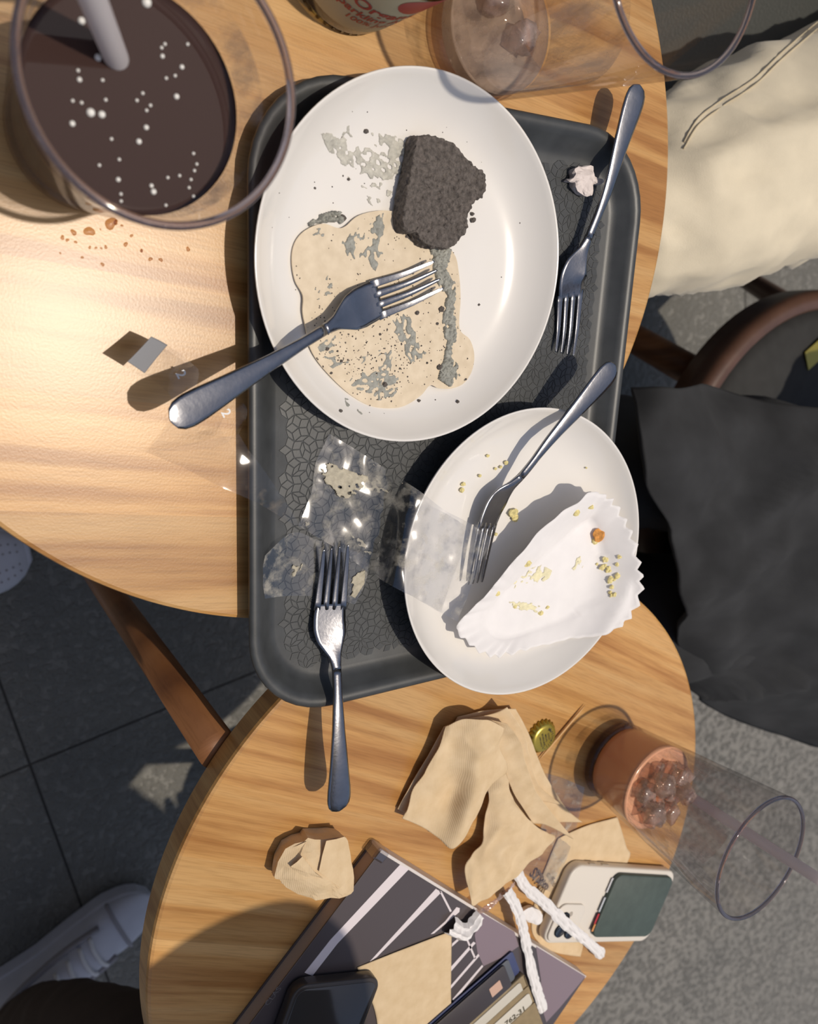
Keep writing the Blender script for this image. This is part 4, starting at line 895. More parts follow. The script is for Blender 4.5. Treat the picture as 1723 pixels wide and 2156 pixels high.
flat_text('STAR', P(1138, 1858, .0030), u_, Vector((-u_.y, u_.x, 0)), 0.0135, M['brown_ink'], o, 0.03)
flat_text('coffee', P(1163, 1852, .0024), u_, Vector((-u_.y, u_.x, 0)), 0.008, M['brown_ink'], o)
nap('brown napkin square lying on the striped book under the black phone', [[(752, 2037, .0146), (850, 1998, .0150), (951, 1960, .0152)], [(770, 2080, .0148), (860, 2060, .0150), (950, 2050, .0152)], [(790, 2130, .0148), (870, 2120, .0148), (950, 2110, .0150)], [(800, 2200, .0148), (880, 2200, .0148), (956, 2200, .0150)]], lambda x, y: (x, y), 17.0, wr=0.0002, ws=40, crease=0.0001, floor=lambda v: BKZ+0.0004)
lp = [(110, 690), (240, 320), (490, 230), (530, 175), (720, 160), (950, 170), (1000, 300), (1030, 450), (1055, 650), (1050, 840), (940, 895), (760, 880), (600, 935), (400, 870), (180, 740)]
crumple('crumpled_napkin', 'crumpled ball of brown napkin beside the book corner', 'napkin', closed_curve([P(*cb(*q), 0.014) for q in lp], 2), 0.0006, 0.0165, M['kraft'], 4.4, 0.0034, 62, 3, 7)
for i, pts in enumerate(([(300, 540, .020), (440, 420, .0215), (600, 620, .024), (700, 690, .023), (560, 740, .020), (370, 630, .019)], [(730, 230, .021), (950, 180, .018), (1010, 380, .018), (1050, 650, .017), (900, 800, .021), (640, 600, .024)], [(180, 735, .012), (380, 720, .015), (640, 790, .018), (800, 870, .014), (600, 930, .008), (380, 870, .007)], [(250, 330, .013), (490, 240, .016), (420, 400, .019), (180, 650, .012)])):
    V = [P(*cb(x, y), z) for x, y, z in pts]; c_ = sum(V, Vector())/len(V)+Vector((0, 0, .0012)); n = len(V); ms = [(V[k]+V[(k+1) % n])/2+Vector((0, 0, 0.0006*(-1)**k)) for k in range(n)]
    W_ = V+ms+[c_]; F = []
    for k in range(n): F += [(k, n+k, 2*n), (n+k, (k+1) % n, 2*n)]
    q = mk('fold_flap', W_, F, M['kraft'], bpy.data.objects['crumpled_napkin'], smooth=False); mod(q, 'SOLIDIFY', thickness=0.0004, offset=0)
# ================================================================== PHONES AND WALLETS
def rr_loop(c, u, v, L, W_, r, n=8):
    out = []
    for sx, sy, a in ((1, 1, 0), (-1, 1, 90), (-1, -1, 180), (1, -1, 270)):
        for k in range(n+1):
            an = math.radians(a+90*k/n); out.append(c+u*(sx*(L/2-r)+r*math.cos(an))+v*(sy*(W_/2-r)+r*math.sin(an)))
    return out
def rr_slab(name, c, u, v, L, W_, r, z0, z1, mat, parent=None, edge=0.0015, tag_=None):
    V, F, R_ = [], [], []
    for ins, z in ((edge, z0), (edge*0.3, z0+edge*0.3), (0, z0+edge), (0, z1-edge), (edge*0.3, z1-edge*0.3), (edge, z1)):
        lp = rr_loop(c, u, v, L-2*ins, W_-2*ins, max(r-ins, 0.0005)); R_.append(range(len(V), len(V)+len(lp))); V += [Vector((p.x, p.y, z)) for p in lp]
    for A, B in zip(R_[:-1], R_[1:]):
        n = len(A)
        for k in range(n): F.append((A[k], A[(k+1) % n], B[(k+1) % n], B[k]))
    F += [tuple(reversed(R_[0])), tuple(R_[-1])]; o = fix(mk(name, V, F, mat, parent)); 
    return o
PZ = 0.0022
pc = [P(*q, PZ+0.009) for q in ((1192, 1820), (1424, 1838), (1374, 1978), (1146, 1986))]
pu = ((pc[1]-pc[0])+(pc[2]-pc[3])).normalized(); pv = Vector((-pu.y, pu.x, 0)); pctr = sum(pc, Vector())/4
if pv.dot(pc[0]-pc[3]) < 0: pv = -pv
M['case'] = simple('off-white phone case', RGB(226, 218, 206), 0.4); M['lens'] = simple('black lens glass', RGB(24, 26, 28), 0.06, coat=0.6); M['case_grey'] = simple('grey case edge', RGB(176, 166, 152), 0.45)
ph = thing('smartphone', 'smartphone in an off-white case face down with green card wallet', 'phone', Vector((pctr.x, pctr.y, PZ)))
PLn, PWd = 0.163, 0.079
rr_slab('case_body', pctr, pu, pv, PLn, PWd, 0.0125, PZ, PZ+0.0095, M['case'], ph, 0.0016)
def loc(a, b): return pctr+pu*a+pv*b
cbp = P(*cs(1265, 790), PZ+0.011); ca_, cb_ = (cbp-pctr).dot(pu), (cbp-pctr).dot(pv)
cbm = rr_slab('camera_bump', loc(ca_, cb_), pu, pv, 0.038, 0.038, 0.009, PZ+0.0093, PZ+0.0115, M['case'], ph, 0.0008)
for q, r in (((1200, 855), .0066), ((1288, 868), .0066), ((1240, 745), .0062)):
    w = P(*cs(*q), PZ+0.0115); lathe('lens', [(0, .0012), (r*0.75, .0012), (r*0.85, .0018), (r, .0016), (r, -.0003)], 32, (w.x, w.y, PZ+0.0113), M['lens'], cbm)
w = P(*cs(1302, 710), PZ+0.0115); lathe('flash', [(0, .0006), (.0022, .0006), (.0026, .0003), (.0026, -.0003)], 20, (w.x, w.y, PZ+0.0113), M['case_grey'], cbm)
for a in (0.30, 0.42): 
    q = loc((a-0.62)*PLn, PWd/2); V, F = box_vf((q.x, q.y, PZ+0.0035), 0.010, 0.0012, 0.003, math.atan2(pu.y, pu.x)); bevel(mk('side_button', V, F, M['case_grey'], ph, smooth=False), 0.0004)
M['green'] = simple('dark green leather', RGB(70, 82, 76), 0.55, nscale=120, nvar=0.12, bscale=800, bstr=0.2, bdist=0.0003)
gw = [P(*q, PZ+0.013) for q in ((1292, 1838), (1420, 1846), (1376, 1972), (1242, 1974))]; gc = sum(gw, Vector())/4
WZ = PZ+0.0096
wl = rr_slab('card_wallet', Vector((gc.x, gc.y, 0)), pu, pv, 0.094, 0.066, 0.009, WZ, WZ+0.0046, M['green'], None, 0.0012); tag(wl, 'dark green leather card wallet stuck on the off-white phone case', 'wallet')
for i, (a, b, col) in enumerate(((-0.022, 0.020, (216, 216, 220)), (0.000, 0.020, (200, 206, 214)), (0.016, 0.014, (190, 60, 70)), (0.026, 0.010, (214, 150, 90)))):
    q = Vector((gc.x, gc.y, 0))-pu*(0.0462)-pv*a*0.9; V, F = box_vf((q.x, q.y, WZ+0.0012+0.0006*i), 0.006, b*0.75, 0.0005, math.atan2(pu.y, pu.x))
    tag(mk('payment_card', V, F, simple('card '+str(i), RGB(*col), 0.4), smooth=False), ('white', 'pale blue', 'red', 'orange')[i]+' card edge peeking out of the green card wallet', 'card')
M['black_glass'] = simple('black phone glass', RGB(58, 56, 55), 0.10, coat=0.5); M['black_case'] = simple('clear dark case edge', RGB(62, 56, 52), 0.25)
bz = BKZ+0.0016
b1, b2 = P(*cp(1500, 640), bz+.009), P(*cp(760, 720), bz+.009); b3 = P(*cp(1370, 1120), bz+.009)
su = (b1-b2).normalized(); sv = Vector((su.y, -su.x, 0))
if sv.dot(b3-b1) < 0: sv = -sv
print('black phone width', (b1-b2).length)
bc = b1-su*0.0385+sv*0.078
bp2 = thing('smartphone', 'black smartphone lying screen up on the striped book', 'phone', Vector((bc.x, bc.y, bz)))
rr_slab('phone_case', bc, su, sv, 0.0770, 0.156, 0.011, bz, bz+0.0092, M['black_case'], bp2, 0.0014); rr_slab('screen', bc, su, sv, 0.0705, 0.1495, 0.008, bz+0.0088, bz+0.0096, M['black_glass'], bp2, 0.0003)
# open wallet with cards at the book's lower side
M['olive'] = simple('olive leather', RGB(146, 128, 96), 0.6, nscale=150, nvar=0.1, bscale=900, bstr=0.2, bdist=0.0003); M['stitch'] = simple('dark stitched edge', RGB(104, 88, 62), 0.7)
w1, w2, w3 = P(*cs(885, 1255), BKZ+.006), P(*cs(1085, 1706), BKZ+.006), P(*cs(390, 1700), BKZ+.006)
wu = (w3-w1).normalized(); wv = (w2-w1); wv = (wv-wu*wv.dot(wu)).normalized(); wz = BKZ+0.0004
wlt = thing('leather_wallet', 'open olive leather wallet with cards on the striped book', 'wallet', w1+wu*0.05+wv*0.05-Vector((0, 0, 0.006)))
wc = w1+wu*0.056+wv*0.046
rr_slab('wallet_body', wc, wu, wv, 0.112, 0.092, 0.004, wz, wz+0.0055, M['olive'], wlt, 0.0010)
def wcard(label, a, b, L, Wd, z, col, k, txt=None, cat='card', rad=0.003):
    c_ = w1+wu*a+wv*b; o = rr_slab('card', c_, wu, wv, L, Wd, rad, z, z+0.0009, simple('card stock '+str(k), RGB(*col), 0.4), None, 0.0002); tag(o, label, cat)
    if txt: flat_text(txt[0], c_+wu*txt[1]+wv*txt[2]+Vector((0, 0, z+0.0010-c_.z)), -wu, -wv, txt[3], M['ink'], o, 0.01)
    return o
wcard('cream card in the upper slot of the olive wallet', 0.050, 0.012, 0.086, 0.018, wz+0.0054, (206, 200, 186), 1)
V, F = prism_vf(rr_loop(w1+wu*0.056+wv*0.030, wu, wv, 0.110, 0.030, 0.002), wz+0.0050, wz+0.0066); fix(mk('card_slot', V, F, M['olive'], wlt, smooth=False))
wcard('cream card printed with numbers in the lower slot of the olive wallet', 0.046, 0.030, 0.086, 0.016, wz+0.0066, (214, 208, 194), 2)
u_ = (P(*cs(870, 1580), wz)-P(*cs(730, 1700), wz)).normalized(); vv_ = Vector((-u_.y, u_.x, 0)); flat_text('762-31', P(*cs(800, 1635), wz+0.0077), u_, vv_, 0.0085, M['ink'], bpy.data.objects['card.001'], 0.02)
q_ = P(*cs(800, 1635), wz+0.0077)-w1; print('card text', q_.dot(wu), q_.dot(wv))
V, F = prism_vf(rr_loop(w1+wu*0.056+wv*0.064, wu, wv, 0.110, 0.052, 0.002), wz+0.0052, wz+0.0080); fix(mk('card_slot', V, F, M['olive'], wlt, smooth=False))
V, F = tube_vf([w1+wu*0.0012+wv*(0.002+0.09*i/20)+Vector((0, 0, wz+0.0056-w1.z)) for i in range(21)], 0.0007, 6); mk('stitching', V, F, M['stitch'], wlt)
for i, (a, b, L, Wd, z, col, lab) in enumerate(((0.055, -0.0170, 0.106, 0.030, 0.0004, (66, 74, 112), 'dark blue plastic card sleeve behind the olive wallet'), (0.058, -0.0160, 0.098, 0.028, 0.0022, (92, 96, 104), 'clear grey card sleeve stacked on the dark blue one'), (0.062, -0.0152, 0.094, 0.030, 0.0040, (66, 60, 62), 'black card stacked on top of the card sleeves'))):
    wcard(lab, a, b, L, Wd, BKZ+z+0.0012, col, 10+i)
q = w1+wu*0.030-wv*0.013; V, F = prism_vf(rr_loop(q, wu, wv, 0.012, 0.012, 0.0008), BKZ+.0060, BKZ+.0064); mk('photo_print', V, F, simple('skin toned print', RGB(206, 170, 150), 0.5), bpy.data.objects['card.004'], smooth=False)
# ================================================================== STRAW WRAPPERS, LOOSE FILM
def ribbon(label, pts, hw, seed, mat=None, cat='straw wrapper', name='straw_wrapper', fold=0.3):
    cv_ = catmull([P(*q) for q in pts], 8); V, F = [], []; n = 7
    for i, p in enumerate(cv_):
        t = (cv_[min(i+1, len(cv_)-1)]-cv_[max(i-1, 0)]).normalized(); sd = t.cross(Vector((0, 0, 1))).normalized(); w_ = hw*(1+0.30*nz(p, 210, seed))
        for k in range(n):
            x = -1+2*k/(n-1); V.append(p+sd*(x*w_)+Vector((0, 0, fold*w_*(0.35*(k % 2)+0.6*(1-x*x))+0.0016*nz(p+sd*x*w_, 260, seed+3))))
    for i in range(len(cv_)-1):
        for k in range(n-1): F.append((i*n+k, i*n+k+1, (i+1)*n+k+1, (i+1)*n+k))
    o = mk(name, V, F, mat or M['paper'], smooth=False); mod(o, 'SOLIDIFY', thickness=0.0003, offset=0); return tag(o, label, cat)
ribbon('flattened white straw wrapper lying across the off-white phone', [(*cs(815, 330), .006), (*cs(900, 470), .0085), (*cs(1080, 620), .0140), (*cs(1250, 790), .0172), (*cs(1420, 930), .0150), (*cs(1590, 1080), .0060)], 0.0052, 2.0)
ribbon('twisted white straw wrapper running down over the wallet edge', [(*cs(720, 495), .0165), (*cs(790, 610), .0170), (*cs(850, 760), .0175), (*cs(900, 980), .0175), (*cs(950, 1230), .0190), (*cs(1010, 1440), .0220), (*cs(1055, 1580), .0200)], 0.0048, 5.0)
ribbon('crumpled white straw wrapper stub on the striped book', [(*cs(200, 800), .0165), (*cs(280, 850), .0175), (*cs(360, 850), .0180), (*cs(430, 760), .0175), (*cs(470, 700), .0165)], 0.0075, 8.0, fold=0.9)
ribbon('twisted clear film tail beside the crumpled wrapper stub', [(*cs(450, 720), .0165), (*cs(540, 650), .0160), (*cs(630, 580), .0160), (*cs(720, 500), .0120), (*cs(790, 440), .0080)], 0.0028, 11.0, M['ice'], 'film strip', 'film_twist')
crumple('paper_shred', 'torn white paper shred between the straw wrappers', 'paper scrap', closed_curve([P(*cs(*q), .006) for q in ((850, 690), (930, 640), (1010, 670), (1035, 730), (1010, 790), (950, 790), (890, 760))], 3), 0.0026, 0.0075, M['paper'], 6.0, 0.0012, 220)
o = sheet('film_strip', [[(1150, 1628, .0012), (1190, 1640, .0012), (1231, 1658, .0012)], [(1140, 1680, .0012), (1180, 1690, .0012), (1222, 1710, .0012)], [(1140, 1740, .0012), (1170, 1750, .0012), (1208, 1765, .0014)], [(1120, 1800, .0040), (1150, 1810, .0044), (1185, 1830, .0044)], [(1095, 1832, .0042), (1120, 1850, .0042), (1160, 1880, .0042)]], M['film'], 8, 8, 0.0003, 120, 0.0, 21.0); tag(o, 'crumb-dusted clear wrapper lying between the napkin stack and the peach drink', 'film strip')
# ================================================================== SPILLED DROPS on the wood
M['drop'] = thin_glass('amber drip', RGB(232, 208, 178), 0.25, 0.8)
DR = [(1340, 520, 62), (1080, 615, 52), (890, 628, 30), (755, 690, 22), (815, 720, 18), (915, 745, 16), (730, 880, 11), (1085, 810, 16), (1160, 815, 14), (1225, 820, 12), (1280, 805, 18), (1520, 772, 24), (995, 930, 15), (1240, 1015, 20), (1710, 850, 18), (1590, 668, 18), (1475, 545, 14), (1215, 592, 10), (1400, 505, 26), (1820, 950, 22), (1945, 960, 22), (2275, 830, 24), (1715, 850, 14)]
for i, (x, y, r) in enumerate(DR):
    q = P(x/5.743, 380+y/5.743, 0); r *= 0.45/1724/5.743*1.05; V, F = lathe_vf([(r, 0.0001), (r*0.9, r*0.22), (r*0.6, r*0.36), (0, r*0.42)], 14, q, lambda a, s=i*1.7: 1+0.2*math.sin(2*a+s)+0.1*math.sin(3*a+2*s))
    tag(mk('liquid_drop', V, F, M['drop']), ('large ' if r > 0.0018 else '')+'amber drop of spilled drink on bare wood below the dark drink', 'drop', 'large spilled drops' if r > 0.0018 else 'small spilled drops')
# ================================================================== CHAIRS
M['black_leather'] = simple('black leather', RGB(66, 68, 66), 0.45, bscale=260, bstr=0.5, bdist=0.0012); M['dark_wood'] = simple('dark brown wood', RGB(92, 66, 54), 0.4, nscale=25, nvar=0.2); M['black_cloth'] = simple('black seat cloth', RGB(44, 44, 44), 0.8, nscale=60, nvar=0.15)
SZ = -0.27
rc_ = thing('round_chair', 'round black-cushioned chair with a dark wooden rim behind the tray', 'chair', (1.16, -0.349, FLZ))
lathe('seat_cushion', [(0, SZ+0.014), (0.20, SZ+0.012), (0.27, SZ+0.006), (0.288, SZ-0.004), (0.288, SZ-0.04), (0, SZ-0.04)], 72, (1.16, -0.349, 0), M['black_cloth'], rc_)
lathe('wooden_rim', [(0.286, SZ-0.045), (0.286, SZ+0.002), (0.292, SZ+0.008), (0.308, SZ+0.006), (0.314, SZ-0.004), (0.312, SZ-0.045), (0.286, SZ-0.045)], 96, (1.16, -0.349, 0), M['dark_wood'], rc_)
def bar(name, a, b, ra, rb_, mat, parent):
    V, F = tube_vf([a.lerp(b, i/6) for i in range(7)], [ra+(rb_-ra)*i/6 for i in range(7)], 16); return mk(name, V, F, mat, parent)
bar('leg', P(1500, 806, -0.33), P(1335, 712, -0.44)+(P(1335, 712, -0.44)-P(1500, 806, -0.33))*2.2, 0.024, 0.016, M['leg_wood'], rc_)
for a, b in (((1.30, -0.12), (1.42, 0.02)), ((1.34, -0.55), (1.50, -0.74)), ((0.98, -0.55), (0.84, -0.72))): bar('leg', Vector((*a, SZ-0.04)), Vector((*b, FLZ)), 0.022, 0.015, M['dark_wood'], rc_)
pl_ = P(1712, 742, SZ+0.013); V, F = box_vf((pl_.x+0.01, pl_.y, SZ+0.0115), 0.05, 0.03, 0.002, 0.5); mk('brass_plate', V, F, M['gold'], rc_, smooth=False)
lc = thing('leather_chair', 'black leather chair under the person in cream trousers', 'chair', (1.12, 0.40, FLZ))
V, F = prism_vf(rr_loop(Vector((1.12, 0.40, 0)), Vector((1, 0, 0)), Vector((0, 1, 0)), 0.82, 0.72, 0.07), -0.335, -0.25); bevel(fix(mk('seat', V, F, M['black_leather'], lc, smooth=False)), 0.02, 3)
V, F = prism_vf(rr_loop(Vector((1.56, 0.40, 0)), Vector((1, 0, 0)), Vector((0, 1, 0)), 0.08, 0.72, 0.03), -0.30, 0.18); bevel(fix(mk('backrest', V, F, M['black_leather'], lc, smooth=False)), 0.02, 3)
for a, b in ((0.80, 0.12), (1.44, 0.12), (0.80, 0.68), (1.44, 0.68)): bar('leg', Vector((a, b, -0.335)), Vector((a, b, FLZ)), 0.02, 0.016, M['dark_wood'], lc)
# ================================================================== PEOPLE
def figure(label, nodes, edges, mats, pick, wrinkle=0.006, ws=14, root=0, sub=3):
    """one continuous skinned body: nodes (x, y, z, r)"""
    bm = bmesh.new(); sk = bm.verts.layers.skin.verify(); vs = [bm.verts.new(n[:3]) for n in nodes]
    for v, n in zip(vs, nodes): v[sk].radius = (n[3], n[3]); v[sk].use_root = False
    vs[root][sk].use_root = True
    for a, b in edges: bm.edges.new((vs[a], vs[b]))
    me = bpy.data.meshes.new('tmp'); bm.to_mesh(me); bm.free(); ob = bpy.data.objects.new('tmp', me); COL.objects.link(ob)
    mod(ob, 'SKIN', use_smooth_shade=True); mod(ob, 'SUBSURF', levels=sub, render_levels=sub)
    dg = bpy.context.evaluated_depsgraph_get(); e = ob.evaluated_get(dg); em = e.to_mesh()
    V = [v.co.copy() for v in em.vertices]; N = [v.normal.copy() for v in em.vertices]; F = [tuple(p.vertices) for p in em.polygons]
    e.to_mesh_clear(); bpy.data.objects.remove(ob); bpy.data.meshes.remove(me)
    for i, v in enumerate(V):
        if v.z < 0.42:
            w2 = (v.x*0.9-v.y*0.7, v.y*1.6+v.x*0.4, v.z); d = (1-2.6*abs(nz(w2, ws, 3.0)))*wrinkle*0.45+(1-2.6*abs(nz(w2, ws*2.3, 5.0)))*wrinkle*0.22+wrinkle*0.5*nz(v, ws*0.5, 8.0); V[i] = v+N[i]*d
    o = mk('person', V, F, mats[0])
    for mt in mats[1:]: o.data.materials.append(mt)
    b = BASE[o]
    for p in o.data.polygons: p.material_index = pick(p.center+b)
    return tag(o, label, 'person')
M['cream_denim'] = simple('cream denim', RGB(224, 212, 186), 0.9, nscale=35, nvar=0.06, bscale=900, bstr=0.35, bdist=0.0006, sheen=0.2); M['black_wool'] = simple('black wool', RGB(46, 47, 49), 0.95, nscale=30, nvar=0.2); M['skin'] = simple('skin', RGB(206, 166, 142), 0.55, sss=0.1); M['hair'] = simple('dark hair', RGB(46, 38, 34), 0.6, nscale=120, nvar=0.3); M['knit'] = simple('grey knit top', RGB(120, 118, 116), 0.9, nscale=50, nvar=0.1); M['dark_denim'] = simple('dark brown trousers', RGB(62, 50, 44), 0.9, nscale=40, nvar=0.12)
def top_pick(zt, head): return lambda c: 2 if c.z > head else (1 if c.z > zt else 0)
figure('person seated in cream denim trousers beyond the round table, stitched seam on the thigh',
       [(1.30, 0.24, -0.13, .135), (1.20, 0.17, -0.135, .130), (0.98, 0.140, -0.135, .128), (0.80, 0.105, -0.135, .114), (0.64, 0.055, -0.135, .088), (0.585, 0.04, -0.19, .086), (0.58, 0.04, -0.42, .078), (0.59, 0.04, -0.64, .070),
        (1.20, 0.42, -0.135, .12), (0.96, 0.50, -0.135, .110), (0.72, 0.54, -0.14, .092), (0.70, 0.54, -0.42, .078), (0.70, 0.54, -0.64, .068), (1.36, 0.27, 0.06, .14), (1.38, 0.28, 0.28, .16), (1.37, 0.28, 0.42, .07), (1.34, 0.28, 0.56, .095), (1.36, 0.08, 0.32, .06), (1.25, 0.04, 0.10, .05), (1.36, 0.48, 0.32, .06), (1.24, 0.52, 0.10, .05), (1.04, 0.10, 0.025, .033), (1.03, 0.47, 0.015, .033)],
       [(0, 1), (1, 2), (2, 3), (3, 4), (4, 5), (5, 6), (6, 7), (0, 8), (8, 9), (9, 10), (10, 11), (11, 12), (0, 13), (13, 14), (14, 15), (15, 16), (14, 17), (17, 18), (14, 19), (19, 20), (18, 21), (20, 22)],
       [M['cream_denim'], M['knit'], M['skin']], top_pick(0.0, 0.42), 0.022, 9, sub=4)
kn1, kn2 = P(1352, 960, -0.20), P(1420, 1260, -0.22)
figure('person in black clothes seated behind the tray on the round chair',
       [(1.28, -0.42, -0.13, .15), (1.10, -0.33, -0.145, .110), (kn1.x+0.15, kn1.y-0.02, -0.165, .092), (kn1.x-0.06, kn1.y, -0.175, .085), (kn1.x-0.08, kn1.y, -0.42, .068), (kn1.x-0.06, kn1.y, -0.64, .06),
        (1.12, -0.52, -0.145, .110), (kn2.x+0.16, kn2.y, -0.165, .092), (kn2.x-0.08, kn2.y, -0.18, .085), (kn2.x-0.11, kn2.y, -0.42, .068), (kn2.x-0.09, kn2.y, -0.64, .06), (1.32, -0.44, 0.08, .15), (1.32, -0.44, 0.30, .17), (1.32, -0.44, 0.44, .065), (1.29, -0.44, 0.58, .095), (1.30, -0.22, 0.32, .06), (1.20, -0.18, 0.10, .055), (1.30, -0.66, 0.32, .06), (1.20, -0.70, 0.10, .055), (1.08, -0.28, 0.03, .033), (1.17, -0.53, 0.05, .033)],
       [(0, 1), (1, 2), (2, 3), (3, 4), (4, 5), (0, 6), (6, 7), (7, 8), (8, 9), (9, 10), (0, 11), (11, 12), (12, 13), (13, 14), (12, 15), (15, 16), (12, 17), (17, 18), (16, 19), (18, 20)],
       [M['black_wool'], M['black_wool'], M['skin']], top_pick(0.0, 0.44), 0.014, 10)
dp = bpy.data.objects['person.001']
rows = [[(1318, 822, -.125), (1400, 818, -.10), (1480, 812, -.12), (1600, 850, -.10), (1780, 860, -.06)], [(1325, 950, -.09), (1420, 940, -.075), (1520, 930, -.09), (1640, 960, -.07), (1800, 960, -.04)], [(1350, 1090, -.12), (1440, 1090, -.10), (1540, 1080, -.09), (1650, 1090, -.07), (1810, 1100, -.04)], [(1390, 1240, -.11), (1480, 1220, -.09), (1570, 1220, -.08), (1670, 1230, -.07), (1820, 1240, -.04)], [(1420, 1350, -.14), (1500, 1370, -.11), (1590, 1380, -.10), (1690, 1390, -.08), (1830, 1400, -.05)], [(1425, 1430, -.20), (1500, 1485, -.19), (1600, 1525, -.17), (1700, 1552, -.15), (1840, 1570, -.12)]]
V, F, w_, h_ = grid_surf([[P(*q) for q in r] for r in rows], 10, 10)
for v in V: v.z += 0.03*(1-2*abs(nz((v.x*0.8+v.y*0.5, v.y-v.x*0.6, 0), 7, 2.0)))+0.012*nz(v, 24, 4.0)
co_ = mk('coat', V, F, M['black_wool'], dp, label='black wool coat draped over the lap'); mod(co_, 'SOLIDIFY', thickness=0.006, offset=-1)
# seams on the cream thigh
cp_ = bpy.data.objects['person']
def shrink(px, py):
    me = cp_.data; o_ = Vector((0, 0, CAM_H))-BASE[cp_]; d_ = (P(px, py, -0.1)-Vector((0, 0, CAM_H))).normalized(); return o_, d_
from mathutils.bvhtree import BVHTree
bvh = BVHTree.FromPolygons([v.co for v in cp_.data.vertices], [tuple(p.vertices) for p in cp_.data.polygons])
for off in (0, 14):
    pts = []
    for q in catmull([(1722, 48+off, 0), (1650, 108+off, 0), (1590, 165+off, 0), (1520, 212+off, 0), (1470, 250+off, 0), (1440, 300+off, 0)], 8):
        o_, d_ = shrink(q.x, q.y); h = bvh.ray_cast(o_, d_)
        if h[0] is not None: pts.append(h[0]+BASE[cp_]+h[1]*0.0008)
    if len(pts) > 4: V, F = tube_vf(pts, 0.0007, 6); mk('seam', V, F, simple('seam thread '+str(off), RGB(196, 182, 154), 0.9), cp_)
figure('person in dark trousers and white sneaker leaning over the table with the book',
       [(0.32, -1.24, -0.14, .14), (0.20, -1.05, -0.16, .105), (0.115, -0.775, -0.20, .078), (0.05, -0.90, -0.42, .062), (0.00, -1.03, -0.585, .050), (0.42, -1.05, -0.16, .105), (0.44, -0.84, -0.20, .08), (0.43, -0.80, -0.42, .062), (0.43, -0.80, -0.62, .05),
        (0.31, -1.18, 0.06, .135), (0.29, -1.02, 0.28, .15), (0.24, -0.70, 0.45, .075), (0.20, -0.465, 0.57, .125), (0.08, -1.00, 0.32, .06), (0.00, -0.98, 0.10, .05), (0.15, -0.99, -0.02, .033), (0.50, -1.00, 0.32, .06), (0.56, -0.98, 0.10, .05), (0.43, -0.99, -0.02, .033)],
       [(0, 1), (1, 2), (2, 3), (3, 4), (0, 5), (5, 6), (6, 7), (7, 8), (0, 9), (9, 10), (10, 11), (11, 12), (10, 13), (13, 14), (14, 15), (10, 16), (16, 17), (17, 18)],
       [M['dark_denim'], M['knit'], M['hair']], top_pick(-0.03, 0.47), 0.008, 12)
